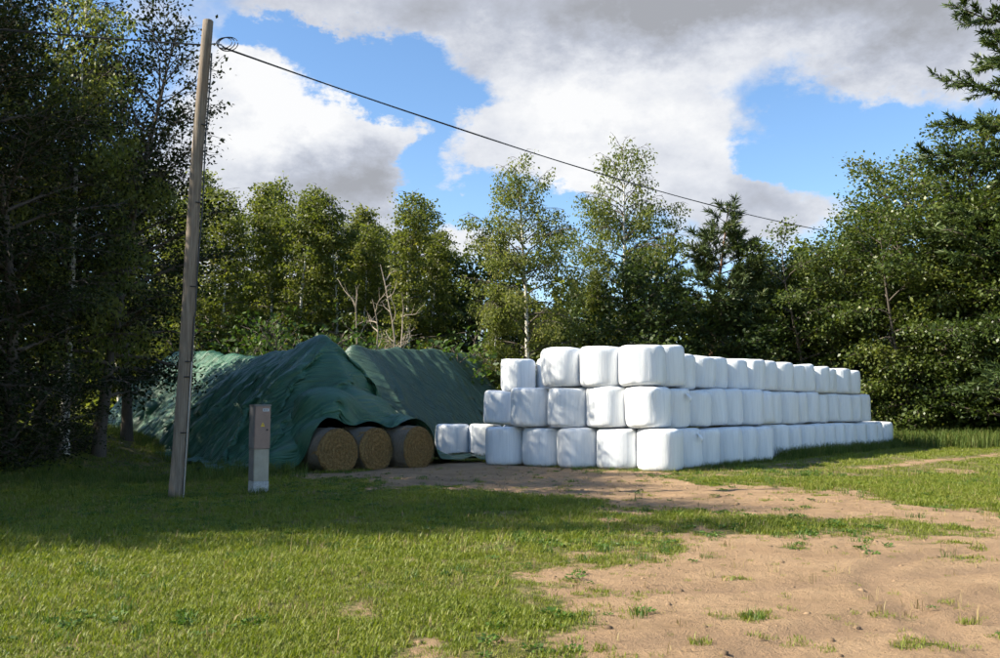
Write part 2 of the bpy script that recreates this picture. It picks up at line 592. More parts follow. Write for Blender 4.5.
def leaves(P, D, size, r, width=0.55, up=0.5, fold=0.12, rand=0.7, tintb=None):
    """rhombic leaves at P pointing roughly along D"""
    N = len(P)
    a = norm(D + r.normal(size=(N, 3)) * rand)
    nn = norm(np.array([0, 0, 1.0]) * up + r.normal(size=(N, 3)) * 0.6)
    s = norm(np.cross(nn, a)); nn = np.cross(a, s)
    L = (size * r.uniform(0.65, 1.3, N))[:, None]
    w = L * width * 0.5
    m = P + a * L * 0.45 - nn * L * fold
    V = np.stack([P, m + s * w + nn * L * fold, P + a * L - nn * L * fold, m - s * w + nn * L * fold], 1).reshape(-1, 3)
    Q = np.arange(N * 4).reshape(-1, 4)
    t = r.uniform(size=N) if tintb is None else np.clip(tintb + r.normal(size=N) * 0.2, 0, 1)
    return V, Q, np.repeat(t, 4)


def patchy(m):
    """dry and lush patches across the lawn, read from where each tuft grows"""
    n = NG(m.node_tree); b = m.node_tree.nodes['Principled BSDF']
    src = b.inputs['Base Color'].links[0].from_socket
    geo_ = m.node_tree.nodes.new('ShaderNodeNewGeometry')
    f = n.noise(geo_.outputs['Position'], 0.75, 5, 0.65)
    f2 = n.noise(geo_.outputs['Position'], 3.5, 3, 0.6)
    q = n.m('MULTIPLY', n.smooth(n.m('ADD', f, n.m('MULTIPLY', n.m('SUBTRACT', f2, 0.5), 0.5)), 0.45, 0.70), 0.55)
    n.put(b.inputs['Base Color'], n.mix(q, src, (0.280, 0.260, 0.065)))
    return m


grass_m = leaf_mat('grass_blades', (0.084, 0.122, 0.013), (0.160, 0.203, 0.022), (0.245, 0.260, 0.045), 0.42, 0.5, 0.3)
tall_m = leaf_mat('tall_grass_blades', (0.055, 0.095, 0.018), (0.10, 0.145, 0.03), (0.20, 0.19, 0.07), 0.35, 0.6, 0.2)
patchy(grass_m)
weed_m = leaf_mat('weed_leaves', (0.040, 0.085, 0.014), (0.070, 0.135, 0.020), (0.11, 0.18, 0.030), 0.3, 0.5, 0.3)
straw_m = leaf_mat('dry_stalks', (0.16, 0.12, 0.06), (0.25, 0.19, 0.09), (0.33, 0.26, 0.13), 0.2, 0.7, 0.2)


def proto(name, V, Q, t, mat):
    return bpy.data.objects.new(name, quad_mesh(name, V, Q, mat, {'tint': t}))


short_protos = [proto('tuft_%d' % i, *blade_tuft(100 + i, 24, 0.02, 0.075, 0.12, 0.0044, 1.0), grass_m) for i in range(4)]
tall_protos = [proto('tall_%d' % i, *blade_tuft(200 + i, 30, 0.16, 0.46, 0.16, 0.006, 0.7), tall_m) for i in range(3)]
wr = np.random.default_rng(55)
weed_protos = []
for i in range(2):
    a = wr.uniform(0, 2 * math.pi, 34); d = 0.09 * np.sqrt(wr.uniform(size=34))
    P = np.stack([d * np.cos(a), d * np.sin(a), wr.uniform(0.01, 0.05, 34)], -1)
    D = np.stack([np.cos(a), np.sin(a), np.full(34, 0.35)], -1)
    weed_protos.append(proto('weed_%d' % i, *leaves(P, D, np.full(34, 0.05), wr, 0.7, 1.5, 0.05, 0.4), weed_m))
dry_protos = [proto('dry_%d' % i, *blade_tuft(300 + i, 9, 0.05, 0.16, 0.09, 0.003, 0.9), straw_m) for i in range(2)]


def scatter(name, protos, P, rot, sc, label, cat=None):
    pc = bpy.data.collections.new(name + '_pieces')
    for o in protos:
        pc.objects.link(o)
    me = bpy.data.meshes.new(name)
    me.vertices.add(len(P)); me.vertices.foreach_set('co', P.astype(np.float32).ravel())
    a = me.attributes.new('rotz', 'FLOAT', 'POINT'); a.data.foreach_set('value', rot.astype(np.float32))
    a = me.attributes.new('siz', 'FLOAT', 'POINT'); a.data.foreach_set('value', sc.astype(np.float32))
    me.update()
    o = obj(name, me)
    nt = bpy.data.node_groups.new(name, 'GeometryNodeTree')
    nt.interface.new_socket('Geometry', in_out='INPUT', socket_type='NodeSocketGeometry')
    nt.interface.new_socket('Geometry', in_out='OUTPUT', socket_type='NodeSocketGeometry')
    gi = nt.nodes.new('NodeGroupInput'); go = nt.nodes.new('NodeGroupOutput')
    ci = nt.nodes.new('GeometryNodeCollectionInfo')
    ci.inputs['Collection'].default_value = pc
    ci.inputs['Separate Children'].default_value = True
    ci.inputs['Reset Children'].default_value = True
    ip = nt.nodes.new('GeometryNodeInstanceOnPoints')
    ip.inputs['Pick Instance'].default_value = True
    ra = nt.nodes.new('GeometryNodeInputNamedAttribute'); ra.data_type = 'FLOAT'; ra.inputs['Name'].default_value = 'rotz'
    sa = nt.nodes.new('GeometryNodeInputNamedAttribute'); sa.data_type = 'FLOAT'; sa.inputs['Name'].default_value = 'siz'
    cx = nt.nodes.new('ShaderNodeCombineXYZ')
    er = nt.nodes.new('FunctionNodeEulerToRotation')
    ri = nt.nodes.new('FunctionNodeRandomValue'); ri.data_type = 'INT'
    ri.inputs['Min'].default_value = 0 if False else 0
    for s in ri.inputs:
        if s.name == 'Min' and s.type == 'INT': s.default_value = 0
        if s.name == 'Max' and s.type == 'INT': s.default_value = len(protos) - 1
    L = nt.links
    L.new(gi.outputs[0], ip.inputs['Points'])
    L.new(ci.outputs[0], ip.inputs['Instance'])
    L.new([s for s in ri.outputs if s.type == 'INT'][0], ip.inputs['Instance Index'])
    L.new(ra.outputs[0], cx.inputs['Z'])
    L.new(cx.outputs[0], er.inputs[0])
    L.new(er.outputs[0], ip.inputs['Rotation'])
    L.new(sa.outputs[0], ip.inputs['Scale'])
    L.new(ip.outputs[0], go.inputs[0])
    md = o.modifiers.new('scatter', 'NODES')
    md.node_group = nt
    tag(o, label, cat, None, 'stuff')
    return o


def frustum_pts(n, y0, y1, margin=1.5):
    """random ground points inside the part of the yard in view"""
    Y = np.sqrt(rng.uniform(size=n) * (y1 ** 2 - y0 ** 2) + y0 ** 2)
    X = rng.uniform(-1, 1, n) * (Y * 0.5556 + margin)
    return X, Y


def in_stack(X, Y):
    """points under the heaps and the bales get no grass"""
    k = np.zeros(X.shape, bool)
    for pts in STACK_FEET:
        k |= poly_sd(X, Y, pts) < 0
    return k


# footprints (defined here, used by the piles further down)
CORNER = np.array([4.38, 24.75])
DA = norm(np.array([-0.865, 0.50]))        # along the short face, to the left
DB = norm(np.array([0.632, 0.775]))        # along the long row, to the right
HN = np.array([0.64, -0.77]); HN = HN / np.linalg.norm(HN)     # straw heap gable normal
HD = np.array([-HN[1], HN[0]])                                  # across the gable, to the right
H0 = np.array([-3.32, 25.0])                                    # middle of gable front


def hp(u, v):
    return H0 + HD * u - HN * v


STACK_FEET = [
    [CORNER + DA * -0.3 + DB * -0.3, CORNER + DB * 20.4, CORNER + DB * 20.4 + DA * 4, CORNER + DA * 4.9 + DB * 8, CORNER + DA * 4.6],
    [hp(-2.4, 0.2), hp(2.3, 0.2), hp(2.6, 18), hp(-2.6, 18)],
]

PX = []; PS = []
for (cnt, y0, y1, sc) in ((26000, 5.0, 10.5, 0.95), (46000, 10.5, 22, 1.15), (46000, 22, 62, 1.55)):
    X, Y = frustum_pts(cnt, y0, y1)
    s = sand_mask(X, Y)
    keep = (rng.uniform(size=len(X)) > np.clip(1.22 * np.power(s, 0.6) - 0.14, 0, 0.988)) & ~in_stack(X, Y)
    keep &= (rng.uniform(size=len(X)) < 0.50 + 0.95 * (fbm(X * 0.8, Y * 0.8, 61, 3) + 0.25)) 
    X, Y, s = X[keep], Y[keep], s[keep]
    PX.append(np.stack([X, Y, ground_h(X, Y)], -1))
    lush = 0.85 + 0.9 * np.clip(fbm(X * 0.35, Y * 0.35, 31, 3) + 0.1, -0.3, 0.5)
    PS.append(sc * lush * rng.uniform(0.6, 1.3, len(X)) * (1 - 0.5 * s))
PX = np.concatenate(PX); PS = np.concatenate(PS)
scatter('grass', short_protos, PX, rng.uniform(0, 6.28, len(PX)), PS, 'short green lawn grass covering the yard', 'grass')

X, Y = frustum_pts(7000, 5.5, 24)
keep = (fbm(X * 1.1, Y * 1.1, 91, 3) > 0.08) & (rng.uniform(size=len(X)) > sand_mask(X, Y) * 0.93) & ~in_stack(X, Y)
X, Y = X[keep], Y[keep]
scatter('low_weeds', weed_protos, np.stack([X, Y, ground_h(X, Y)], -1), rng.uniform(0, 6.28, len(X)), rng.uniform(0.35, 0.85, len(X)),
        'low broad-leaved weeds growing among the lawn grass', 'weeds')

X, Y = frustum_pts(3500, 5.2, 26)
keep = (rng.uniform(size=len(X)) > sand_mask(X, Y) * 0.8) & ~in_stack(X, Y)
X, Y = X[keep], Y[keep]
scatter('dry_stalks', dry_protos, np.stack([X, Y, ground_h(X, Y)], -1), rng.uniform(0, 6.28, len(X)), rng.uniform(0.6, 1.2, len(X)),
        'thin dry stalks standing in the short grass', 'stalks')

X, Y = frustum_pts(5200, 5.2, 26)
keep = (fbm(X * 0.9, Y * 0.9, 131, 4) > 0.05) & (rng.uniform(size=len(X)) > sand_mask(X, Y) * 1.0) & ~in_stack(X, Y)
X, Y = X[keep], Y[keep]
clump_protos = [proto('clump_%d' % i, *blade_tuft(400 + i, 30, 0.05, 0.15, 0.10, 0.004, 0.9), weed_m) for i in range(3)]
scatter('grass_clumps', clump_protos, np.stack([X, Y, ground_h(X, Y)], -1), rng.uniform(0, 6.28, len(X)), rng.uniform(0.4, 1.0, len(X)),
        'darker coarse grass clumps scattered through the lawn', 'grass')

# taller unmown grass: along the pile, the heap, round the pole and cabinet, under the trees
TX = []; TS = []


def tall_line(a, b, width, count, s0, s1):
    t = rng.uniform(size=count); w = rng.normal(size=count) * width
    e = np.array(b) - np.array(a); nrm = np.array([-e[1], e[0]]) / np.linalg.norm(e)
    p = np.array(a)[None] + e[None] * t[:, None] + nrm[None] * w[:, None]
    k = ~in_stack(p[:, 0], p[:, 1])
    p = p[k]
    TX.append(np.stack([p[:, 0], p[:, 1], ground_h(p[:, 0], p[:, 1])], -1)); TS.append(rng.uniform(s0, s1, len(p)))


POLE = gpt(175, 498); CAB = gpt(259, 494)
tall_line(CORNER + DB * 1 + np.array([0.55, -0.55]), CORNER + DB * 8 + np.array([0.55, -0.55]), 0.12, 130, 0.25, 0.6)
tall_line(CORNER + DB * 7.5 + np.array([0.35, -0.45]), CORNER + DB * 21 + np.array([0.45, -0.5]), 0.2, 420, 0.5, 1.2)
tall_line(CORNER + DB * 20.5, (34, 44), 1.3, 1500, 0.9, 2.2)
tall_line((18, 47), (44, 52), 2.5, 1500, 1.0, 2.4)
tall_line(hp(-3.4, 0), hp(-3.7, 19), 0.35, 420, 0.35, 0.9)
tall_line((-16, 19.5), (-8, 20.5), 1.4, 600, 0.25, 0.7)
tall_line((-8, 20), (-5.5, 24), 0.7, 160, 0.4, 1.0)
tall_line(POLE + (-0.3, -0.15), POLE + (0.5, 0.1), 0.16, 26, 0.2, 0.45)
tall_line(CAB + (-0.3, -0.1), CAB + (0.35, -0.1), 0.15, 26, 0.2, 0.5)
tall_line((-1.9, 30.8), (1.2, 30.3), 0.15, 60, 0.3, 0.6)
TX = np.concatenate(TX); TS = np.concatenate(TS)
scatter('tall_grass', tall_protos, TX, rng.uniform(0, 6.28, len(TX)), TS, 'tall unmown grass along the bales, heap and wood edge', 'grass')

# clods and pebbles pressed into the sand
cr = np.random.default_rng(12)
VV = []; QQ = []; base = 0
X, Y = frustum_pts(9000, 5.3, 24)
s = sand_mask(X, Y)
k = (s > 0.5) & (cr.uniform(size=len(X)) < 0.25 + 2.0 * np.clip(fbm(X * 0.8, Y * 0.8, 71, 3), 0, 1))
X, Y = X[k], Y[k]
Z = ground_h(X, Y, sand_mask(X, Y))
ring = [(math.cos(a), math.sin(a)) for a in np.linspace(0, 2 * math.pi, 6, endpoint=False)]
for x, y, z in zip(X, Y, Z):
    r = 0.008 + 0.03 * cr.uniform() ** 5
    vs = []
    for lz, lr in ((-0.4, 1.0), (0.35, 0.85), (0.62, 0.3)):
        for (c, sn) in ring:
            q = r * lr * cr.uniform(0.75, 1.2)
            vs.append((x + c * q * 1.2, y + sn * q, z + lz * r * cr.uniform(0.8, 1.2)))
    VV += vs
    for l in (0, 1):
        for i in range(6):
            QQ.append((base + l * 6 + i, base + l * 6 + (i + 1) % 6, base + l * 6 + 6 + (i + 1) % 6, base + l * 6 + 6 + i))
    QQ.append((base + 12, base + 13, base + 14, base + 15)); QQ.append((base + 12, base + 15, base + 16, base + 17))
    base += 18
clod_m = simple_mat('clod_soil', (0.20, 0.135, 0.082), 0.95, 0, 0.6, 3.0, 0.4, 0.2)
tag(obj('sand_clods', quad_mesh('sand_clods', VV, QQ, clod_m, None, True)), 'small clods and pebbles scattered over the bare sand', 'clods', None, 'stuff')

# ------------------------------------------------------------------ wrapped bales
wm, n, b, out = new_mat('white_bale_film')
tcn = n.t.nodes.new('ShaderNodeTexCoord'); ob = tcn.outputs['Object']
oi = n.t.nodes.new('ShaderNodeObjectInfo')
sh = n.t.nodes.new('ShaderNodeVectorMath'); sh.operation = 'ADD'
n.t.links.new(ob, sh.inputs[0])
rv = n.t.nodes.new('ShaderNodeCombineXYZ')
for s in rv.inputs:
    n.t.links.new(n.m('MULTIPLY', oi.outputs['Random'], 37.0), s)
n.t.links.new(rv.outputs[0], sh.inputs[1])
ov = sh.outputs[0]
streak = n.noise(n.mapping(ov, (9.0, 9.0, 0.5)), 2.0, 6, 0.62)
blot = n.noise(ov, 2.2, 5, 0.6)
dirt = n.noise(n.mapping(ov, (5.0, 5.0, 0.9)), 3.0, 5, 0.7)
c = n.mix(n.smooth(streak, 0.35, 0.7), (0.80, 0.815, 0.83), (0.70, 0.72, 0.745))
c = n.mix(n.m('MULTIPLY', n.smooth(dirt, 0.58, 0.8), 0.35), c, (0.52, 0.50, 0.46))
c = n.mix(n.m('MULTIPLY', oi.outputs['Random'], 0.22), c, (0.66, 0.68, 0.71))
sepz = n.t.nodes.new('ShaderNodeSeparateXYZ'); n.t.links.new(ob, sepz.inputs[0])
splash = n.m('MULTIPLY', n.smooth(n.m('ADD', n.m('MULTIPLY', sepz.outputs['Z'], -1.0), n.m('MULTIPLY', n.m('SUBTRACT', dirt, 0.5), 0.5)), -0.12, 0.05), n.attr('low', 'OBJECT').outputs['Fac'])
c = n.mix(n.m('MULTIPLY', splash, 0.5), c, (0.46, 0.40, 0.32))
n.put(b.inputs['Base Color'], c)
b.inputs['Roughness'].default_value = 0.42
b.inputs['Specular IOR Level'].default_value = 0.45
b.inputs['Subsurface Weight'].default_value = 0.0
wr1 = n.noise(n.mapping(ov, (14.0, 14.0, 0.8)), 2.4, 6, 0.6, dist=0.4)
wr2 = n.noise(ov, 5.0, 4, 0.55)
wr3 = n.noise(n.mapping(ov, (1.5, 1.5, 22.0)), 1.5, 3, 0.5)
hh = n.m('ADD', n.m('ADD', n.m('MULTIPLY', wr1, 0.55), n.m('MULTIPLY', wr2, 0.35)), n.m('MULTIPLY', wr3, 0.12))
n.t.links.new(n.bump(hh, 0.38, 0.035), b.inputs['Normal'])

BR, BH = 0.605, 1.14


def bale_mesh(seed, flap=False):
    r = np.random.default_rng(seed)
    nseg, nrow = 72, 30
    th = np.linspace(0, 2 * math.pi, nseg, endpoint=False)
    ph = np.linspace(0, 1, nrow)
    # profile: up the side with rounded shoulders, closed top and bottom
    prof = []
    nexp = r.uniform(7.5, 10.5)
    for a in np.linspace(-math.pi / 2, math.pi / 2, nrow):
        cx, sx = math.cos(a), math.sin(a)
        prof.append((abs(cx) ** (2 / nexp), math.copysign(abs(sx) ** (2 / nexp), sx)))
    prof = np.array(prof)
    ph1, ph2, ph3 = r.uniform(0, 6.28, 3)
    Rr = prof[:, 0][:, None]; Zz = prof[:, 1][:, None]
    sq = 1 + 0.018 * np.cos(2 * th + ph1) + 0.013 * np.cos(3 * th + ph2) + 0.012 * np.cos(4 * th + ph3)
    bul = 1 + 0.02 * (1 - Zz ** 2) - 0.015 * Zz * r.uniform(-0.5, 1.0)
    rad = BR * 0.985 * Rr * bul * sq[None, :]
    # dents and vertical pleats
    T, Pz = np.meshgrid(th, prof[:, 1])
    d1 = fbm(np.cos(T) * 2.1 + 9 + seed, np.sin(T) * 2.1 + Pz * 1.6 + 5, seed, 3)
    pl = fbm(np.cos(T) * 9 + 30, np.sin(T) * 9 + Pz * 0.35 + 11, seed + 5, 3)
    amp = sstep(Rr, 0.3, 0.95)
    rad = rad + amp * (0.06 * d1 + 0.02 * pl)
    z = BH / 2 * Zz * (1 + 0.03 * np.cos(T + ph2) * (Zz > 0)) + 0.03 * fbm(np.cos(T) * 1.5 * Rr + 3, np.sin(T) * 1.5 * Rr + 8, seed + 2, 3) * (Zz > 0.2)
    # shallow hollow on the top where the film gathers
    z = z - 0.03 * (1 - sstep(Rr, 0.1, 0.8)) * (Zz > 0)
    V = np.stack([rad * np.cos(T), rad * np.sin(T), z + BH / 2], -1).reshape(-1, 3)
    i = np.arange(nrow - 1)[:, None] * nseg; j = np.arange(nseg)[None, :]; j2 = (j + 1) % nseg
    Q = np.stack([i + j, i + j2, i + nseg + j2, i + nseg + j], -1).reshape(-1, 4)
    return quad_mesh('wrapped_bale', V, Q, wm, None, True)


BALES = [bale_mesh(s) for s in (1, 2, 3, 4, 5, 6, 7, 8, 9, 10)]
film_m = simple_mat('loose_film', (0.80, 0.81, 0.83), 0.4, 0, 0.05, 8, 0.3)


def flap_mesh(seed):
    r = np.random.default_rng(seed)
    n_, m_ = 7, 5
    V = []
    for i in range(n_):
        for j in range(m_):
            t = i / (n_ - 1); w = (j / (m_ - 1) - 0.5) * (0.16 - 0.1 * t)
            V.append((w + r.normal() * 0.006, -0.03 - 0.13 * math.sin(t * 2.4) + r.normal() * 0.008, -t * 0.24))
    Q = [(i * m_ + j, i * m_ + j + 1, (i + 1) * m_ + j + 1, (i + 1) * m_ + j) for i in range(n_ - 1) for j in range(m_ - 1)]
    me = quad_mesh('loose_film_tail', V, Q, film_m, None, True)
    return me


FLAP = flap_mesh(3)
ORD = ['first', 'second', 'third', 'fourth', 'fifth', 'sixth', 'seventh', 'eighth', 'ninth', 'tenth', 'eleventh', 'twelfth', 'thirteenth', 'fourteenth',
       'fifteenth', 'sixteenth', 'seventeenth', 'eighteenth', 'nineteenth', 'twentieth', 'twenty-first', 'twenty-second', 'twenty-third', 'twenty-fourth', 'twenty-fifth', 'twenty-sixth', 'twenty-seventh', 'twenty-eighth']
br = np.random.default_rng(2024)
bi = 0


def put_bale(p, z, label, hs=1.0, rs=1.0, tilt=0.02, flap=None):
    global bi
    o = obj('wrapped_bale', BALES[bi % len(BALES)])
    bi += 1 + int(br.integers(0, 3))
    o.location = (p[0], p[1], z)
    o.rotation_euler = (br.normal() * tilt, br.normal() * tilt, br.uniform(0, 6.28))
    o.scale = (rs * br.uniform(0.985, 1.02), rs * br.uniform(0.985, 1.02), hs)
    o['low'] = 1.0 if z < 0.5 else 0.0
    tag(o, label, 'bale', 'white wrapped silage bales in the stack')
    if flap is not None:
        f = obj('loose_film_tail', FLAP, o)
        a = flap - o.rotation_euler[2]
        f.location = (math.cos(a) * 0.585, math.sin(a) * 0.585, 0.98)
        f.rotation_euler = (0, 0, a + math.pi / 2)
    return o


S = 1.195
LAY = ['bottom', 'middle', 'top']
shift = [np.zeros(2), np.array([-0.30, 0.10]), np.array([-0.46, 0.16])]
counts_b = [18, 16, 15]
zl = [0.0, BH - 0.005, 2 * BH - 0.01]
for L in range(3):
    z0 = zl[L]
    base = CORNER + shift[L]
    g0 = gz(*base) - 0.02 if L == 0 else 0
    put_bale(base, z0 + g0, 'brightly sunlit white bale at the near corner, %s layer' % LAY[L], rs=1.05)
    for i in range(1, counts_b[L]):
        p = base + DB * S * i * (1.0 if L == 0 else 1.004)
        back = 0.0
        if L == 0 and i >= 6: back = 0.34
        if L == 1 and i >= 7: back = 0.26
        if L == 2 and i >= 2: back = 0.22
        if L == 2 and i >= 6: back = 0.12
        p = p + DA * (back + br.normal() * 0.055)
        hs = br.uniform(0.985, 1.005)
        if L == 2:
            hs *= (1.0 if i < 2 else 0.93) * br.uniform(0.95, 1.03)
        if (L, i) == (1, 2):
            hs = 0.90
        z = z0 + (gz(*p) - 0.03 if L == 0 else 0)
        if L == 2 and i == 2: z -= 0.06
        put_bale(p, z, 'white wrapped bale, %s layer of the long right row, %s behind the corner' % (LAY[L], ORD[i - 1]), hs=hs, rs=1.03,
                 flap=-0.75 if (L, i) in ((0, 1), (1, 1)) else None)
# short face to the left of the corner
face = {0: [1, 2, 3, 4], 1: [1, 2, 3], 2: [1, 2]}
for L in range(3):
    for i in face[L]:
        p = CORNER + shift[L] + DA * (1.21 * i)
        p = p + DB * br.normal() * 0.06
        z = zl[L] + (gz(*p) - 0.02 if L == 0 else 0)
        put_bale(p, z, 'white wrapped bale, %s layer of the shaded short face, %s left of corner' % (LAY[L], ORD[i - 1]), rs=1.04)
# lower steps further back on the left
put_bale(np.array([-1.68, 31.7]), gz(-1.7, 31.7) - 0.02, 'leftmost white wrapped bale on the ground, next to the green tarp hem')
put_bale(np.array([-0.50, 31.55]), gz(-0.5, 31.5) - 0.02, 'set-back ground bale with a bright sun patch, second from the tarp', flap=None)
put_bale(np.array([0.72, 31.4]), gz(0.7, 31.4) - 0.02, 'white wrapped bale on the ground hidden behind the end of the short face')
put_bale(np.array([1.92, 31.1]), gz(1.9, 31.1) - 0.02, 'ground bale deep inside the stack, mostly hidden behind the short face')
put_bale(np.array([0.02, 30.6]), BH - 0.02, 'leftmost white wrapped bale of the middle layer, set back behind the short face')
put_bale(np.array([1.22, 30.9]), BH - 0.02, 'set-back middle layer bale mostly hidden behind the short face')
put_bale(np.array([0.62, 30.7]), 2 * BH - 0.04, 'leftmost white wrapped bale of the top layer, standing lower than its neighbours', hs=0.97)
put_bale(np.array([1.84, 31.0]), 2 * BH - 0.04, 'set-back top layer bale showing as a narrow sliver beside the short face', hs=0.98)

# ------------------------------------------------------------------ straw bales under the tarp
sm_, n, b, out = new_mat('straw_cut_face')
tcn = n.t.nodes.new('ShaderNodeTexCoord'); ob = tcn.outputs['Object']
sp = n.t.nodes.new('ShaderNodeSeparateXYZ'); n.t.links.new(ob, sp.inputs[0])
rr = n.m('SQRT', n.m('ADD', n.m('MULTIPLY', sp.outputs[0], sp.outputs[0]), n.m('MULTIPLY', sp.outputs[2], sp.outputs[2])))
nz = n.noise(ob, 14, 6, 0.7)
rings = n.m('SINE', n.m('ADD', n.m('MULTIPLY', rr, 48.0), n.m('MULTIPLY', n.noise(ob, 4.0, 5, 0.65), 26.0)))
tone = n.m('ADD', n.m('MULTIPLY', rings, 0.07), n.m('ADD', n.m('MULTIPLY', nz, 0.9), -0.05))
n.put(b.inputs['Base Color'], n.ramp(tone, [(0.15, (0.10, 0.058, 0.022)), (0.45, (0.28, 0.175, 0.070)), (0.75, (0.46, 0.31, 0.14))]))
b.inputs['Roughness'].default_value = 0.9
b.inputs['Specular IOR Level'].default_value = 0.2
n.t.links.new(n.bump(n.m('ADD', nz, n.m('MULTIPLY', rings, 0.2)), 1.0, 0.05), b.inputs['Normal'])
net_m, n, b, out = new_mat('weathered_straw_side')
tcn = n.t.nodes.new('ShaderNodeTexCoord'); ob = tcn.outputs['Object']
f1 = n.noise(n.mapping(ob, (3, 30, 3)), 3, 6, 0.7)
n.put(b.inputs['Base Color'], n.mix(n.smooth(f1, 0.3, 0.7), (0.085, 0.068, 0.048), (0.23, 0.185, 0.13)))
b.inputs['Roughness'].default_value = 0.9
n.t.links.new(n.bump(f1, 0.8, 0.02), b.inputs['Normal'])
stalk_m = leaf_mat('straw_stalks', (0.12, 0.085, 0.035), (0.22, 0.16, 0.07), (0.36, 0.28, 0.13), 0.1, 0.7, 0.2)

SR, SL = 0.635, 1.25


def straw_core(seed):
    nseg = 44
    r = np.random.default_rng(seed)
    rows = [(0.0, 0.0), (0.25, -0.012), (0.55, 0.0), (0.8, 0.0), (0.94, 0.012), (0.985, 0.035)]
    rows = rows + [(0.99, SL * 0.5)] + [(a, SL - y) for a, y in rows[::-1]]
    V = []
    for (rf, y) in rows:
        for t in np.linspace(0, 2 * math.pi, nseg, endpoint=False):
            q = SR * rf * (1 + 0.03 * math.cos(2 * t + seed) + 0.015 * math.cos(3 * t + seed * 2)) * (1 + 0.012 * r.normal())
            V.append((q * math.cos(t), y + r.normal() * 0.010 * (rf < 0.97), max(q * math.sin(t) * 0.975, -SR * 0.86)))
    Q = [(i * nseg + j, i * nseg + (j + 1) % nseg, (i + 1) * nseg + (j + 1) % nseg, (i + 1) * nseg + j) for i in range(len(rows) - 1) for j in range(nseg)]
    return quad_mesh('straw_core', V, Q, sm_, None, True)


def straw_net(seed):
    nseg = 48
    r = np.random.default_rng(seed)
    V = []; ys = np.linspace(0.03, SL - 0.03, 8)
    for k, y in enumerate(ys):
        for t in np.linspace(0, 2 * math.pi, nseg, endpoint=False):
            q = SR * (1.0 + 0.012 * r.normal()) * (1 + 0.03 * math.cos(2 * t + seed) + 0.015 * math.cos(3 * t + seed * 2)) + 0.008
            V.append((q * math.cos(t), y, max(q * math.sin(t) * 0.975, -SR * 0.865)))
    Q = [(i * nseg + j, i * nseg + (j + 1) % nseg, (i + 1) * nseg + (j + 1) % nseg, (i + 1) * nseg + j) for i in range(len(ys) - 1) for j in range(nseg)]
    return quad_mesh('net_wrap', V, Q, net_m, None, True)


def straw_fuzz(seed):
    r = np.random.default_rng(seed)
    N = 1500
    a = r.uniform(0, 6.28, N); q = SR * 0.97 * np.sqrt(r.uniform(size=N))
    P = np.stack([q * np.cos(a), np.full(N, 0.0) + r.uniform(-0.01, 0.01, N), q * np.sin(a) * 0.975], -1)
    tang = np.stack([-np.sin(a), np.full(N, -0.25), np.cos(a)], -1)
    V, Q, t = leaves(P, tang, np.full(N, 0.11), r, 0.07, 0.0, 0.0, 0.35)
    return quad_mesh('loose_straw', V, Q, stalk_m, {'tint': t})


def straw_bale(u, v, label, seed, z=0.0):
    p = hp(u, v)
    o = obj('straw_bale', None, None, (p[0], p[1], gz(*p) + SR * 0.86 - 0.02 + z), math.atan2(HN[1], HN[0]) + math.pi / 2 + (0.08 if u < -1 else 0.2))
    tag(o, label, 'straw bale', 'round straw bales under the tarp')
    obj('straw_core', straw_core(seed), o); obj('net_wrap', straw_net(seed), o); obj('loose_straw', straw_fuzz(seed), o)
    return o


straw_bale(-1.30, -0.06, 'round straw bale at the left end of the three peeking from under the tarp', 1)
straw_bale(0.0, 0.12, 'round straw bale in the middle of the three under the tarp', 2)
straw_bale(1.32, -0.02, 'round straw bale at the right end of the three, nearest the white stack', 3)

# ------------------------------------------------------------------ draped tarps
def drape(nu, nv, ds, init, height, steps, seed, comp_u=1.0, comp_v=1.0, iters=8):
    """position-based cloth dropped over a height field; grid axes: i -> v (length), j -> u (across)"""
    r = np.random.default_rng(seed)
    P = init.copy()
    Pp = P.copy()
    gdt = np.array([0, 0, -9.8]) * (1 / 40.0) ** 2

    def solve(A, B, rest, k):
        d = B - A
        l = np.sqrt((d * d).sum(-1, keepdims=True)) + 1e-9
        c = d * ((l - rest) / l * 0.5 * k)
        A += c; B -= c

    dg = ds * math.sqrt(2)
    for st in range(steps):
        vel = (P - Pp) * 0.96
        Pp = P.copy()
        P = P + vel + gdt
        for it in range(iters):
            for o in (0, 1):
                m = (nv - o) // 2
                solve(P[o:o + 2 * m:2], P[o + 1:o + 2 * m:2], ds, 0.95) if m else None
                m2 = (nu - o) // 2
                solve(P[:, o:o + 2 * m2:2], P[:, o + 1:o + 2 * m2:2], ds, 0.95)
            if it % 2 == 0:
                # shear and bending keep the folds broad
                solve(P[:-1, :-1], P[1:, 1:], dg, 0.08)
                solve(P[:-1, 1:], P[1:, :-1], dg, 0.08)
                # bend: soft push only
                for sl_a, sl_b in (((slice(0, -3),), (slice(3, None),)), ((slice(None), slice(0, -3)), (slice(None), slice(3, None)))):
                    A = P[sl_a]; B = P[sl_b]
                    d = B - A; l = np.sqrt((d * d).sum(-1, keepdims=True)) + 1e-9
                    c = d * (np.minimum(l - 3 * ds * 0.93, 0) / l * 0.5 * 0.06)
                    P[sl_a] = A + c; P[sl_b] = B - c
            if it % 3 == 2 or it == iters - 1:
                H = height(P[..., 0], P[..., 1]) + 0.025
                hit = P[..., 2] < H
                P[..., 2] = np.where(hit, H, P[..., 2])
        hitf = hit[..., None] * np.array([1.0, 1.0, 0.4])
        Pp = Pp + (P - Pp) * hitf * 0.97
    return P


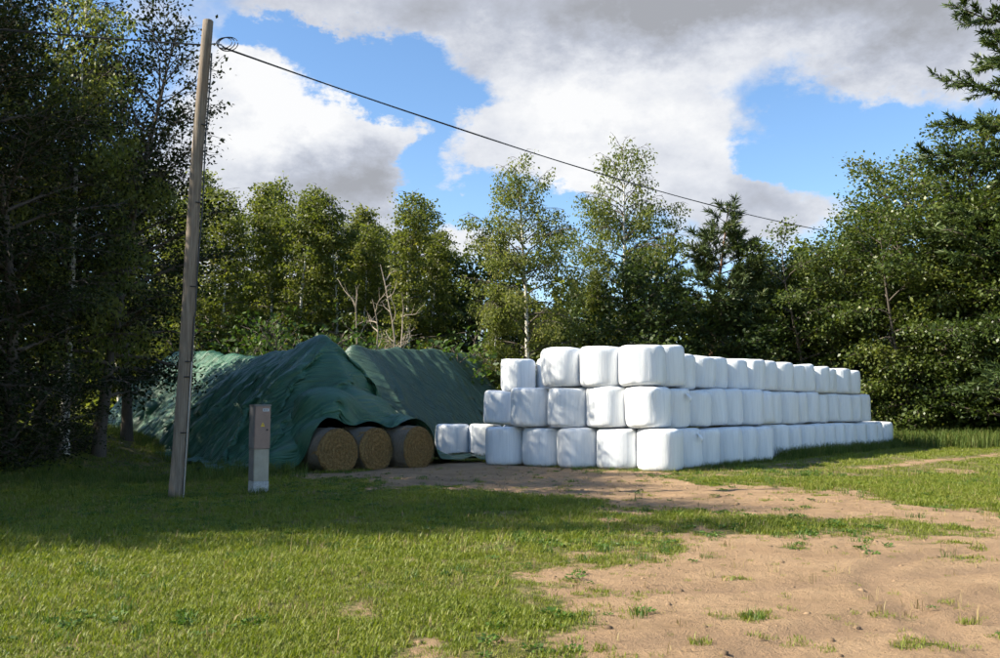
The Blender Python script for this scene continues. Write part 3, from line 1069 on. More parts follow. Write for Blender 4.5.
def cyl(U, Vv, uc, zc, r, v0, v1):
    e = np.clip((Vv - v0) / 0.12, 0, 1) * np.clip((v1 - Vv) / 0.12, 0, 1)
    q = r * r - (U - uc) ** 2
    return np.where((q > 0) & (e > 0), zc + np.sqrt(np.maximum(q, 0)) * (0.9 + 0.1 * e), 0.0)


def bale_rows(rows):
    def f(U, Vv):
        h = np.zeros(U.shape)
        for (uc, zc, v0, v1, wob) in rows:
            nb = max(1, int(round((v1 - v0) / 1.22)))
            L = (v1 - v0) / nb
            cell = np.clip(np.floor((Vv - v0) / L), 0, nb - 1)
            loc = (Vv - v0) - cell * L
            inside = (Vv > v0) & (Vv < v1)
            uu = uc + wob * np.sin(cell * 2.3 + uc * 5)
            zz = zc + wob * 0.6 * np.cos(cell * 1.7 + uc * 3)
            edge = np.clip(np.minimum(loc, L - loc) / 0.10, 0, 1)
            q = 0.62 ** 2 - (U - uu) ** 2
            h = np.maximum(h, np.where(inside & (q > 0), zz + np.sqrt(np.maximum(q, 0)) * (0.82 + 0.18 * np.sqrt(edge)), 0))
        return h
    return f


def tarp_init(ds, nu, nv, umid, half, peak, v_start, comp_v, seed, top_fun):
    """rows laid over a tent so that little has to move"""
    r = np.random.default_rng(seed)
    s = (np.arange(nu) - (nu - 1) * umid) * ds
    v = [v_start]
    for i in range(nv - 1):
        sl_ = (top_fun(v[-1] + 0.05) - top_fun(v[-1] - 0.05)) / 0.1
        v.append(v[-1] + ds * comp_v / math.sqrt(1 + sl_ * sl_))
    v = np.array(v)
    P = np.zeros((nv, nu, 3))
    for i in range(nv):
        pk = top_fun(v[i])
        sl = math.hypot(half, pk)
        a = np.abs(s)
        on = a < sl
        u = np.where(on, a * half / sl, half + (a - sl))
        z = np.where(on, pk * (1 - a / sl), 0.05)
        P[i, :, 0] = np.sign(s) * u; P[i, :, 1] = v[i]; P[i, :, 2] = z + 0.25
    jj, ii_ = np.meshgrid(np.arange(nu), np.arange(nv))
    k = fbm((ii_ + 0.35 * np.abs(jj - nu * umid)) * 0.17, jj * 0.018, seed, 3)
    P[..., 2] += 0.8 * k; P[..., 1] += 0.25 * fbm(ii_ * 0.1, jj * 0.1, seed + 4, 2)
    return P


tm, n, b, out = new_mat('green_woven_tarp')
tcn = n.t.nodes.new('ShaderNodeTexCoord'); ob = tcn.outputs['Object']
f1 = n.noise(ob, 0.9, 6, 0.6); f2 = n.noise(ob, 7.0, 5, 0.65)
uvA = n.attr('along').outputs['Fac']; uvB = n.attr('across').outputs['Fac']
oi = n.t.nodes.new('ShaderNodeObjectInfo')
c = n.mix(n.smooth(f1, 0.3, 0.7), (0.022, 0.086, 0.046), (0.040, 0.126, 0.072))
c = n.mix(n.m('MULTIPLY', n.smooth(f2, 0.5, 0.8), 0.18), c, (0.085, 0.175, 0.125))
seam = n.m('LESS_THAN', n.m('ABSOLUTE', n.m('SUBTRACT', n.m('FRACT', n.m('DIVIDE', uvA, 1.9)), 0.5)), 0.006)
c = n.mix(n.m('MULTIPLY', seam, 0.6), c, (0.015, 0.06, 0.045))
c = n.mix(n.m('MULTIPLY', n.attr('worn_or_unlit', 'OBJECT').outputs['Fac'], 0.75), c, (0.048, 0.078, 0.058))  # rear sheet's look out of the sun, put into its colour as greyer green
n.put(b.inputs['Base Color'], c)
b.inputs['Roughness'].default_value = 0.42
b.inputs['Specular IOR Level'].default_value = 0.5
wv1 = n.m('SINE', n.m('MULTIPLY', uvA, 900.0)); wv2 = n.m('SINE', n.m('MULTIPLY', uvB, 900.0))
crease = n.m('MULTIPLY', n.noise(ob, 2.2, 5, 0.55, dist=0.6), 0.55)
cv_ = n.t.nodes.new('ShaderNodeCombineXYZ')
slant = n.m('ADD', uvA, n.m('MULTIPLY', n.m('ABSOLUTE', n.m('SUBTRACT', uvB, 5.6)), -0.45))
n.put(cv_.inputs[0], n.m('MULTIPLY', slant, 3.2)); n.put(cv_.inputs[1], n.m('MULTIPLY', uvB, 0.18)); n.put(cv_.inputs[2], oi.outputs['Random'])
pleat = n.noise(cv_.outputs[0], 1.0, 4, 0.55, dist=0.5)
crease = n.m('ADD', crease, n.m('MULTIPLY', n.m('ABSOLUTE', n.m('SUBTRACT', pleat, 0.5)), 6.0))
hh = n.m('ADD', n.m('MULTIPLY', crease, 1.0), n.m('MULTIPLY', n.m('ADD', wv1, wv2), 0.006))
n.t.links.new(n.bump(hh, 0.6, 0.11), b.inputs['Normal'])


def pleats(P, ds, mid, slant, amp, seed, freq=1.0):
    """long loose folds running down the slope, raised along the cloth normal"""
    nv, nu = P.shape[:2]
    jj, ii_ = np.meshgrid(np.arange(nu) * ds, np.arange(nv) * ds)
    d = np.abs(jj - mid * nu * ds)
    q = ii_ - slant * d + 0.5 * fbm(ii_ * 0.5, jj * 0.5, seed + 3, 2)
    f = 0
    for k, (fr_, a_) in enumerate(((0.95, 1.0), (2.1, 0.75), (4.2, 0.26))):
        n_ = vnoise(q * fr_ * freq, jj * 0.07 * (1 + k * 0.5) + k * 7, seed + k)
        f = f + a_ * (1 - np.abs(2 * n_ - 1)) ** 2.5
    f = f * np.clip(0.35 + 1.3 * (fbm(ii_ * 0.3, jj * 0.3, seed + 9, 2) + 0.3), 0.2, 1.2) * (0.35 + 0.65 * sstep(d, 0.2, 1.8))
    Nn = norm(np.cross(np.gradient(P, axis=1), np.gradient(P, axis=0)))
    Nn = Nn * np.sign(Nn[..., 2:3] + 1e-6)
    out_ = P + Nn * (f * amp)[..., None]
    out_[..., 2] = np.maximum(out_[..., 2], 0.03)
    return out_


def build_tarp(name, P, ds, origin, ax_u, ax_v, label, worn_or_unlit, cut=None):
    nv, nu = P.shape[:2]
    W = np.zeros_like(P)
    W[..., 0] = origin[0] + ax_u[0] * P[..., 0] + ax_v[0] * P[..., 1]
    W[..., 1] = origin[1] + ax_u[1] * P[..., 0] + ax_v[1] * P[..., 1]
    W[..., 2] = P[..., 2]
    jj, ii_ = np.meshgrid(np.arange(nu), np.arange(nv))
    i = np.arange(nv - 1)[:, None] * nu; j = np.arange(nu - 1)[None, :]
    Q = np.stack([i + j, i + j + 1, i + nu + j + 1, i + nu + j], -1).reshape(-1, 4)
    if cut is not None:
        iq, jq = np.meshgrid(np.arange(nv - 1), np.arange(nu - 1), indexing='ij')
        Q = Q[(iq >= np.array([cut(j_) for j_ in range(nu - 1)])[None, :]).ravel()]
        used = np.unique(Q); back = np.full(nv * nu, -1); back[used] = np.arange(len(used)); Q = back[Q]
    else:
        used = np.arange(nv * nu)
    c = np.array([origin[0], origin[1], 0.0])
    me = quad_mesh(name, (W - c).reshape(-1, 3)[used], Q, tm, {'along': (ii_ * ds).ravel()[used], 'across': (jj * ds).ravel()[used]}, True)
    o = obj(name, me, None, c)
    md = o.modifiers.new('smooth', 'SUBSURF'); md.levels = 0; md.render_levels = 1
    o['worn_or_unlit'] = worn_or_unlit
    return tag(o, label, 'tarp', 'green tarpaulins over the straw heaps')


# heap under the first tarp
z1, z2, z3 = 0.58, 1.62, 2.66
rowsA = [(-1.30, z1 + .03, 0, 6, .0), (0, z1 + .03, .1, 6, .0), (1.30, z1 + .03, 0, 6, .0)]
frontA = bale_rows(rowsA)


def pile(U, Vv, ridge, half, v0, v1, ramp, base0, bump):
    """ridge-roofed heap with a ramped gable; bales bulge a little under the cloth"""
    top = ridge(Vv)
    g_in = np.clip((Vv - v0) / ramp, 0, 1); g_out = np.clip((v1 - Vv) / 1.6, 0, 1)
    t = base0 + (top - base0) * np.minimum(g_in, g_out)
    a_ = np.abs(U) / half
    h = t * (1 - a_ ** 1.15)
    h = h + bump * np.sin(Vv * 2 * math.pi / 1.22) * np.clip(1 - a_, 0, 1) * (a_ > 0.05)
    return np.where((Vv > v0) & (Vv < v1) & (a_ < 1), np.maximum(h, 0), 0)


ridgeA = lambda v: 3.45 + 0.40 * np.exp(-((v - 3.2) / 1.5) ** 2) + 0.42 * sstep(v, 8, 14) + 0.05 * np.sin(v * 2.1)


def heightA(U, Vv):
    h = np.maximum(frontA(U, Vv), pile(U, Vv, ridgeA, 3.1, 0.9, 18.0, 2.2, 1.5, 0.03))
    # a second-tier bale shows as a shelf on the gable
    q = np.hypot((U + 0.75) / 0.7, (Vv - 1.5) / 0.7)
    return np.maximum(h, np.where(q < 1, 2.12 - 0.25 * q ** 2, 0))


dsA = 0.11
nuA, nvA = 102, 215
topA = lambda v: float(min(ridgeA(np.array(v)) + 0.05, 1.3 + 0.95 * max(0, v - 0.35)))
initA = tarp_init(dsA, nuA, nvA, 0.5, 3.15, 3.75, 0.70, 0.80, 5, topA)
PA = drape(nuA, nvA, dsA, initA, heightA, 95, 3)
PA = pleats(PA, dsA, 0.5, 0.45, 0.23, 51)
build_tarp('green_tarp', PA, dsA, H0, HD, -HN, 'large green tarp draped in folds over the straw heap, dappled with sun', 0.0,
           cut=lambda j: int(max(0, min(6, (27 - j) * 0.45)) + (3 if j > 78 else 0)))

# heap under the second tarp, further back
T0 = np.array([-5.9, 33.2]); TV = norm(np.array([6.3, 15.0])); TU = np.array([TV[1], -TV[0]])
ridgeB = lambda v: 4.0 + 0.25 * sstep(v, 2, 8) - 0.75 * sstep(v, 10, 17) + 0.06 * np.sin(v * 1.9)


def heightB(U, Vv):
    return pile(U, Vv, ridgeB, 3.5, -0.2, 18.6, 1.0, 2.6, 0.05)


dsB = 0.125
nuB, nvB = 104, 190
topB = lambda v: float(max(0.3, min(ridgeB(np.array(v)) + 0.05, 3.0 + 2.0 * v, 4.2 - 1.2 * max(0, v - 16.6))))
initB = tarp_init(dsB, nuB, nvB, 0.5, 3.5, 4.0, -0.8, 0.86, 15, topB)
# shear the sheet so that its folds run slantwise
initB[..., 1] += 0.22 * np.abs(initB[..., 0]) * 1.0
PB = drape(nuB, nvB, dsB, initB, heightB, 80, 4, iters=7)
PB = pleats(PB, dsB, 0.5, -0.55, 0.20, 87)
build_tarp('green_tarp', PB, dsB, T0, TU, TV, 'grey-green tarp over the rear heap behind the white bales', 1.0)

# ------------------------------------------------------------------ utility pole, wires
pole_m, n, b, out = new_mat('weathered_pole_wood')
tcn = n.t.nodes.new('ShaderNodeTexCoord'); ob = tcn.outputs['Object']
f1 = n.noise(n.mapping(ob, (14, 14, 0.7)), 2.5, 7, 0.65); f2 = n.noise(ob, 1.1, 4)
c = n.mix(n.smooth(f1, 0.3, 0.7), (0.12, 0.092, 0.068), (0.26, 0.212, 0.162))
c = n.mix(n.m('MULTIPLY', n.smooth(f2, 0.45, 0.75), 0.5), c, (0.20, 0.135, 0.09))
n.put(b.inputs['Base Color'], c); b.inputs['Roughness'].default_value = 0.85
n.t.links.new(n.bump(f1, 0.7, 0.02), b.inputs['Normal'])
black_m = simple_mat('black_cable', (0.018, 0.018, 0.02), 0.5, 0, 0.2, 20)
steel_m = simple_mat('galvanised_steel', (0.35, 0.36, 0.37), 0.45, 0.8, 0.15, 12)
top3 = dpt(207.5, 21, POLE[1] - 0.1)
pb = np.array([POLE[0], POLE[1], gz(*POLE) - 0.3])
pole = obj('utility_pole', None, None, (POLE[0], POLE[1], 0))
tag(pole, 'leaning weathered wooden utility pole standing in the shaded grass', 'pole')
t = np.linspace(0, 1, 26)
path = pb[None] + (top3 - pb)[None] * t[:, None]
path[:, 0] += 0.02 * np.sin(t * 7); path[:, 1] += 0.015 * np.sin(t * 5 + 1)
org = np.array([POLE[0], POLE[1], 0.0])
rad = 0.148 - 0.050 * t + 0.002 * np.sin(t * 40)
path2 = np.concatenate([path, path[-1:] + (0, 0, 0.012), path[-1:] + (0, 0, 0.015)])
V, Q = tubes([path2 - org], [np.concatenate([rad, [rad[-1] * 0.85, 0.002]])], 18)
obj('shaft', quad_mesh('shaft', V, Q, pole_m, None, True), pole)


def on_pole(t_, az, off):
    p = pb + (top3 - pb) * t_
    r_ = 0.158 - 0.055 * t_ + off
    return p + np.array([math.cos(az) * r_, math.sin(az) * r_, 0])


# cable running down the right-hand side with clips
cp = np.array([on_pole(tt, -0.35, 0.035 + 0.012 * math.sin(tt * 23)) for tt in np.linspace(0.93, 0.40, 40)] + [on_pole(tt, -0.35, 0.016) for tt in np.linspace(0.385, 0.04, 14)])
V, Q = tubes([cp - org], [np.full(len(cp), 0.014)], 6)
obj('down_cable', quad_mesh('down_cable', V, Q, black_m, None, True), pole)
cv = np.array([on_pole(tt, -0.35, 0.018) for tt in np.linspace(0.30, 0.03, 8)])
V, Q = tubes([cv - org], [np.full(len(cv), 0.013)], 8)
obj('conduit', quad_mesh('conduit', V, Q, steel_m, None, True), pole)
for tt in (0.16, 0.27, 0.30, 0.45, 0.62, 0.78):
    a = np.array([on_pole(tt, az, 0.006) for az in np.linspace(-1.2, 0.5, 8)])
    V, Q = tubes([a - org], [np.full(8, 0.012)], 5)
    obj('clip', quad_mesh('clip', V, Q, black_m, None, True), pole)
HOOK = on_pole(0.945, -0.25, 0.05)
hk = np.array([on_pole(0.95, -0.25, -0.02), on_pole(0.95, -0.25, 0.10), HOOK + (0.16, 0.0, 0.03), HOOK + (0.2, 0.0, -0.02), HOOK + (0.17, 0, -0.06)])
V, Q = tubes([hk - org], [np.full(5, 0.016)], 6)
obj('hook', quad_mesh('hook', V, Q, steel_m, None, True), pole)
# spare cable coil hanging at the hook
loops = []
for q in range(3):
    a = np.linspace(0.5, 0.5 + 2 * math.pi * 0.95, 26)
    rr_ = 0.15 + 0.02 * q
    loops.append(np.stack([HOOK[0] + 0.22 + 0.03 * q + rr_ * np.cos(a), HOOK[1] - 0.02 + 0.03 * q + 0.05 * np.sin(a), HOOK[2] + 0.0 + rr_ * 0.85 * np.sin(a) * 1.0 + 0.06], -1))
V, Q = tubes([l - org for l in loops], [np.full(26, 0.009)] * 3, 6)
obj('cable_coil', quad_mesh('cable_coil', V, Q, black_m, None, True), pole)


def wire(a, b, sag, label):
    t_ = np.linspace(0, 1, 60)
    p = a[None] + (b - a)[None] * t_[:, None]
    p[:, 2] -= sag * 4 * t_ * (1 - t_)
    V1, Q1 = tubes([p - a], [np.full(60, 0.012)], 6)
    # two twisted conductors
    p2 = p + np.stack([0.012 * np.cos(t_ * 400), 0.012 * np.sin(t_ * 400), 0.016 + 0 * t_], -1)
    V2, Q2 = tubes([p2 - a], [np.full(60, 0.009)], 5)
    me = quad_mesh('overhead_wire', np.concatenate([V1, V2]), np.concatenate([Q1, Q2 + len(V1)]), black_m, None, True)
    o = obj('overhead_wire', me, None, a)
    return tag(o, label, 'wire', 'overhead wires')


W0 = HOOK + np.array([0.19, 0, -0.03])
W1 = dpt(838, 233, 44.5)
wire(W0, W1, 0.42, 'black overhead wire sagging from the pole across the sky to the right trees')
WL = on_pole(0.95, 3.0, 0.01)
wire(WL, np.array([-24.0, 13.0, 9.4]), 0.25, 'black overhead wire running from the pole into the dark left trees')

# ------------------------------------------------------------------ electricity cabinet
cab = obj('electricity_cabinet', None, None, (CAB[0], CAB[1] + 0.14, gz(*CAB)), math.atan2(HN[1], HN[0]) + math.pi / 2 - 0.03)
tag(cab, 'slim brownish-grey electricity cabinet standing in the grass beside the pole', 'electricity cabinet')
door_m = simple_mat('cabinet_door_paint', (0.25, 0.165, 0.130), 0.5, 0, 0.10, 5)
body_m = simple_mat('cabinet_shaded_grey', (0.155, 0.15, 0.15), 0.55, 0, 0.12, 5)  # darker than the door: shade on the cabinet's side put into the colour
beige_m = simple_mat('cabinet_base_cover', (0.33, 0.30, 0.235), 0.6, 0, 0.12, 5)
conc_m = simple_mat('concrete_foot', (0.38, 0.38, 0.37), 0.9, 0, 0.2, 20, 0.4)
yel_m = simple_mat('warning_yellow', (0.75, 0.48, 0.04), 0.5, 0, 0.05, 5)
plate_m = simple_mat('pale_plate', (0.50, 0.52, 0.54), 0.5, 0, 0.1, 30)


def part(name, me, mat, parent, **k):
    me.materials.clear(); me.materials.append(mat); me.name = name
    return obj(name, me, parent, **k)


w2, dp = 0.165, 0.27
part('body', box_vf(-w2, w2, 0.012, dp, 0.86, 1.70, 0.008), body_m, cab)
part('roof_cap', box_vf(-w2 - 0.012, w2 + 0.012, -0.022, dp + 0.012, 1.702, 1.735, 0.006), body_m, cab)
dr = part('door', box_vf(-w2 + 0.004, w2 - 0.004, -0.012, 0.010, 0.865, 1.697, 0.005), door_m, cab)
part('lower_cover', box_vf(-w2 + 0.012, w2 - 0.012, 0.002, dp - 0.01, 0.235, 0.856, 0.006), beige_m, cab)
part('side_shade_panel', box_vf(-w2 + 0.004, -w2 + 0.010, 0.03, dp - 0.02, 0.24, 0.85, 0.0), body_m, cab)  # thin dark sheet standing in for shade on the lower cover's left side
part('foot', box_vf(-w2 + 0.006, w2 - 0.006, -0.004, dp - 0.004, -0.25, 0.232, 0.008), conc_m, cab)
V = [(-0.045, -0.0145, 1.30), (0.045, -0.0145, 1.30), (0.0, -0.0145, 1.385)]
obj('warning_sign', py_mesh('warning_sign', [(x, y, z) for x, y, z in V] + [(x, y + 0.002, z) for x, y, z in V], [(0, 1, 2), (3, 5, 4), (0, 3, 4, 1), (1, 4, 5, 2), (2, 5, 3, 0)], yel_m), dr)
zz = [(0.004, 1.365), (-0.014, 1.335), (-0.001, 1.337), (-0.006, 1.308), (0.015, 1.343), (0.002, 1.341)]
obj('bolt_mark', py_mesh('bolt_mark', [(x, -0.0165, z) for x, z in zz], [(0, 1, 2, 5), (2, 3, 4, 5)], black_m), dr)
part('number_plate', box_vf(-0.005, 0.125, -0.0155, -0.0125, 1.60, 1.655, 0.0), plate_m, dr)
for k, x in enumerate((0.02, 0.05, 0.085)):
    part('plate_mark', box_vf(x - 0.009, x + 0.009, -0.0175, -0.0155, 1.612, 1.643, 0.0), body_m, dr)
V, Q = tubes([np.array([(0.095, -0.028, 1.235), (0.095, -0.012, 1.235)])], [np.array([0.016, 0.018])], 10)
Vc = np.concatenate([V, [[0.095, -0.029, 1.235]]])
obj('lock', py_mesh('lock', Vc, [tuple(map(int, q)) for q in Q] + [(i, (i + 1) % 10, 20) for i in range(10)], black_m), dr)

# ------------------------------------------------------------------ trees
def branch(p0, d0, L, nseg, droop, jit, r):
    pts = [np.array(p0, float)]
    d = np.array(d0, float)
    for i in range(nseg):
        d = d + np.array([0, 0, -droop / nseg]) + r.normal(size=3) * jit
        d = d / np.linalg.norm(d)
        pts.append(pts[-1] + d * L / nseg)
    return np.array(pts)


def interp(P, t):
    n_ = len(P) - 1
    x = min(max(t, 0), 0.9999) * n_
    i = int(x)
    return P[i] + (P[i + 1] - P[i]) * (x - i), norm(P[i + 1] - P[i])


def tree_meshes(kind, seed, H, r0, bark, leafm, stems=1, lean=0.0, t0=0.25, nprim=40, prof=None, elev=None, droop=0.3, n2=7, l2=0.4,
                leaf=0.12, per=14, spread=0.25, hang=0.0, needle=False, width=0.55, up=0.5, top=True, wander=0.05, ldroop=0.0):
    r = np.random.default_rng(seed)
    tp, tr, bp, brd, sp_, sr = [], [], [], [], [], []
    LP, LD, LT = [], [], []
    for s in range(stems):
        a = 2 * math.pi * s / stems + r.uniform(0, 1)
        k = lean * r.uniform(0.6, 1.2) if stems > 1 else lean * r.normal() * 0.5
        Hs = H * (1 if s == 0 else r.uniform(0.72, 0.98))
        base_p = np.array([math.cos(a), math.sin(a), 0]) * (0.25 if stems > 1 else 0) + (0, 0, -0.25)
        T = branch(base_p, norm(np.array([math.cos(a) * k, math.sin(a) * k, 1.0])), Hs + 0.25, 14, -0.25 * (stems > 1), wander, r)
        tt = np.linspace(0, 1, 15)
        tr.append(np.maximum(r0 * (1 if stems == 1 else 0.75) * (1 - tt) ** 0.85 * (1 + 0.35 * np.exp(-tt * 22)), 0.012)); tp.append(T)
        ga = r.uniform(0, 6.28)
        for i in range(nprim):
            f = (i + r.uniform(0, 1)) / nprim
            t_ = t0 + (1 - t0) * f
            p, td = interp(T, t_)
            ga += 2.4 + r.normal() * 0.35
            Lb = prof(f) * r.uniform(0.7, 1.25)
            if Lb < 0.1:
                continue
            e = elev(f) + r.normal() * 0.12
            d = np.array([math.cos(ga) * math.cos(e), math.sin(ga) * math.cos(e), math.sin(e)])
            B = branch(p, d, Lb, 6, droop, 0.09, r)
            rb = r0 * 0.36 * (1 - t_) ** 0.6 + 0.012
            bp.append(B); brd.append(np.maximum(rb * np.linspace(1, 0.12, 7), 0.006))
            m = max(2, int(n2 * Lb / 2.0 + r.uniform(0, 1)))
            tone = np.clip(r.normal(0.5, 0.16), 0, 1)
            for q in range(m):
                f2 = 0.22 + 0.78 * (q + r.uniform(0, 1)) / m
                p2, d2 = interp(B, f2)
                side = norm(np.cross(d2, [0, 0, 1.0])) * (1 if q % 2 else -1)
                dd = norm(d2 * 0.7 + side * r.uniform(0.3, 1.0) + np.array([0, 0, r.normal() * 0.3]))
                l = max(0.25, l2 * Lb * (1.1 - 0.6 * f2)) * r.uniform(0.6, 1.3)
                Sx = branch(p2, dd, l, 3, droop * 0.8, 0.12, r)
                sp_.append(Sx); sr.append(np.array([0.012, 0.009, 0.006, 0.003]) * (1 + l * 0.3))
                nl = max(4, int(per * l * r.uniform(0.6, 1.4)))
                ts = r.uniform(0.1, 1.0, nl) * 2.999
                idx = ts.astype(int)
                base_ = Sx[idx] + (Sx[idx + 1] - Sx[idx]) * (ts - idx)[:, None]
                if hang > 0:
                    hl = r.uniform(0, 1, nl) ** 0.8 * hang * r.uniform(0.5, 1.3)
                    off = np.stack([r.normal(size=nl) * spread * 0.45, r.normal(size=nl) * spread * 0.45, -hl], -1)
                    LP.append(base_ + off); LD.append(np.tile([0, 0, -1.0], (nl, 1)) + r.normal(size=(nl, 3)) * 0.4)
                elif needle:
                    LP.append(base_); LD.append(norm(np.tile(dd, (nl, 1)) + r.normal(size=(nl, 3)) * 0.55 + np.array([0, 0, 0.15])))
                else:
                    LP.append(base_ + r.normal(size=(nl, 3)) * spread * np.array([1, 1, 0.7]))
                    LD.append(np.tile(dd + np.array([0, 0, -ldroop]), (nl, 1)))
                LT.append(np.full(nl, np.clip(tone + r.normal() * 0.1, 0.05, 0.95)))
    V1, Q1 = tubes(tp, tr, 9)
    V2, Q2 = tubes(bp, brd, 5)
    V3, Q3 = tubes(sp_, sr, 3)
    trunk = quad_mesh('trunk', V1, Q1, bark, None, True)
    br_ = quad_mesh('branches', np.concatenate([V2, V3]), np.concatenate([Q2, Q3 + len(V2)]), BARK['dark'] if bark is not BARK['dead'] else bark, None, True)
    LP = np.concatenate(LP); LD = np.concatenate(LD); LT = np.concatenate(LT)
    V, Q, tn = leaves(LP, LD, np.full(len(LP), leaf), r, width, up, 0.1, 0.25 if needle else 0.6, LT)
    crown = quad_mesh('crown', V, Q, leafm, {'tint': tn})
    return trunk, br_, crown


round_prof = lambda a, lo=0.45: (lambda f: a * (lo + (1 - lo) * math.sin(math.pi * min(1, 0.12 + f * 0.9)) ** 0.8) * (1 if f < 0.9 else 0.6))
cone_prof = lambda a, b: (lambda f: a * (1 - f) ** b + 0.18)

KIND = {}


def kind(name, **k):
    KIND.setdefault(name, []).append(tree_meshes(name, **k))


# weeping birches, open crowns, white stems
for sd in (11, 12):
    kind('open_birch', seed=sd, H=14, r0=0.15, bark=BARK['birch'], leafm=LEAF['birch'], t0=0.2, nprim=58, prof=lambda f: 3.0 * math.sin(math.pi * min(1, 0.18 + 0.80 * f)) ** 0.8 + 0.3,
         elev=lambda f: 0.55 + 0.45 * f, droop=0.75, n2=8, l2=0.33, leaf=0.14, per=62, spread=0.30, hang=0.75, width=0.6, up=0.3, wander=0.012)
for sd in (21, 22, 23):
    kind('slim_birch', seed=sd, H=13, r0=0.11, bark=BARK['birch'], leafm=LEAF['slim'], t0=0.16, nprim=64, prof=lambda f: 2.0 * (1 - f) ** 0.55 * (0.7 + 0.3 * math.sin(f * 9)) + 0.25,
         elev=lambda f: 0.45 + 0.55 * f, droop=0.5, n2=9, l2=0.36, leaf=0.145, per=150, spread=0.42, hang=0.45, width=0.62, up=0.35, wander=0.03)
for sd in (31, 32):
    kind('alder', seed=sd, H=13.5, r0=0.19, bark=BARK['dark'], leafm=LEAF['alder'], t0=0.14, nprim=50, prof=round_prof(3.3), elev=lambda f: 0.25 + 0.7 * f,
         droop=0.25, n2=12, l2=0.42, leaf=0.125, per=20, spread=0.23, width=0.66, up=0.4, wander=0.04)
for sd in (41, 42, 43):
    kind('hazel', seed=sd, H=12.5, r0=0.20, bark=BARK['dark'], leafm=LEAF['hazel'], stems=4, lean=0.30, t0=0.05, nprim=24, prof=round_prof(3.0, 0.6), elev=lambda f: 0.15 + 0.7 * f,
         droop=0.45, n2=10, l2=0.42, leaf=0.19, per=36, spread=0.30, width=0.72, up=0.9, wander=0.05, ldroop=0.3)
for sd in (51, 52):
    kind('maple', seed=sd, H=9.0, r0=0.18, bark=BARK['dark'], leafm=LEAF['maple'], t0=0.08, nprim=46, prof=round_prof(2.7, 0.55), elev=lambda f: 0.2 + 0.8 * f,
         droop=0.3, n2=11, l2=0.42, leaf=0.21, per=30, spread=0.30, width=0.75, up=0.8, wander=0.04)
kind('lime', seed=55, H=14.0, r0=0.24, bark=BARK['dark'], leafm=LEAF['hazel'], t0=0.08, nprim=60, prof=round_prof(3.6, 0.55), elev=lambda f: 0.2 + 0.75 * f,
     droop=0.3, n2=11, l2=0.40, leaf=0.16, per=32, spread=0.30, width=0.75, up=0.8, wander=0.04)
kind('pine', seed=61, H=11.5, r0=0.17, bark=BARK['pine'], leafm=LEAF['pine'], t0=0.25, nprim=50, prof=cone_prof(2.7, 0.6), elev=lambda f: 0.12 + 0.6 * f,
     droop=-0.25, n2=11, l2=0.36, leaf=0.34, per=110, spread=0.1, needle=True, width=0.13, up=0.2, wander=0.03)
kind('spruce', seed=63, H=16.0, r0=0.24, bark=BARK['dark'], leafm=LEAF['spruce'], t0=0.10, nprim=80, prof=cone_prof(3.3, 0.45), elev=lambda f: -0.05 + 0.5 * f,
     droop=0.0, n2=12, l2=0.34, leaf=0.22, per=95, spread=0.1, needle=True, width=0.2, up=0.2, wander=0.015)
for sd in (71, 72):
    kind('shrub', seed=sd, H=3.0, r0=0.05, bark=BARK['dark'], leafm=LEAF['shrub'], stems=5, lean=0.5, t0=0.05, nprim=12, prof=round_prof(1.0, 0.7), elev=lambda f: 0.3 + 0.6 * f,
         droop=0.3, n2=9, l2=0.5, leaf=0.14, per=24, spread=0.18, width=0.6, up=0.6)


kind('dark_shrub', seed=73, H=3.0, r0=0.05, bark=BARK['dark'], leafm=LEAF['alder'], stems=5, lean=0.5, t0=0.05, nprim=12, prof=round_prof(1.0, 0.7), elev=lambda f: 0.3 + 0.6 * f,
     droop=0.3, n2=9, l2=0.5, leaf=0.10, per=44, spread=0.2, width=0.6, up=0.6)


def plant(name, kd, var, x, y, H, label, cat='tree', group=None, rz=None, wide=1.0, base_H=None):
    trunk, br_, crown = KIND[kd][var % len(KIND[kd])]
    bh = {'open_birch': 14, 'slim_birch': 13, 'alder': 13.5, 'hazel': 12.5, 'maple': 9, 'lime': 14, 'pine': 11.5, 'spruce': 16, 'shrub': 3, 'dark_shrub': 3}[kd]
    s = H / bh
    o = obj(name, None, None, (x, y, gz(x, y) - 0.05), rng.uniform(0, 6.28) if rz is None else rz, (s * wide, s * wide, s))
    tag(o, label, cat, group)
    obj('trunk', trunk, o); obj('branches', br_, o); obj('crown', crown, o)
    return o


def hgt(py, Y):
    return float(dpt(500, py, Y)[2])


def pxX(px, Y):
    return float(dpt(px, 409, Y)[0])


# the two open birches behind the bales
plant('birch_tree', 'open_birch', 0, pxX(528, 44), 44, hgt(158, 44), 'slender weeping birch with white trunk rising left of centre behind the bales', group='weeping birches behind the bales')
plant('birch_tree', 'open_birch', 1, pxX(627, 50), 50, hgt(143, 50), 'taller weeping birch right behind the stack, its crown crossed by the wire', group='weeping birches behind the bales', wide=0.95)
plant('birch_tree', 'slim_birch', 1, pxX(598, 49), 49, hgt(268, 49), 'short young birch between the two tall weeping birches', wide=1.1)
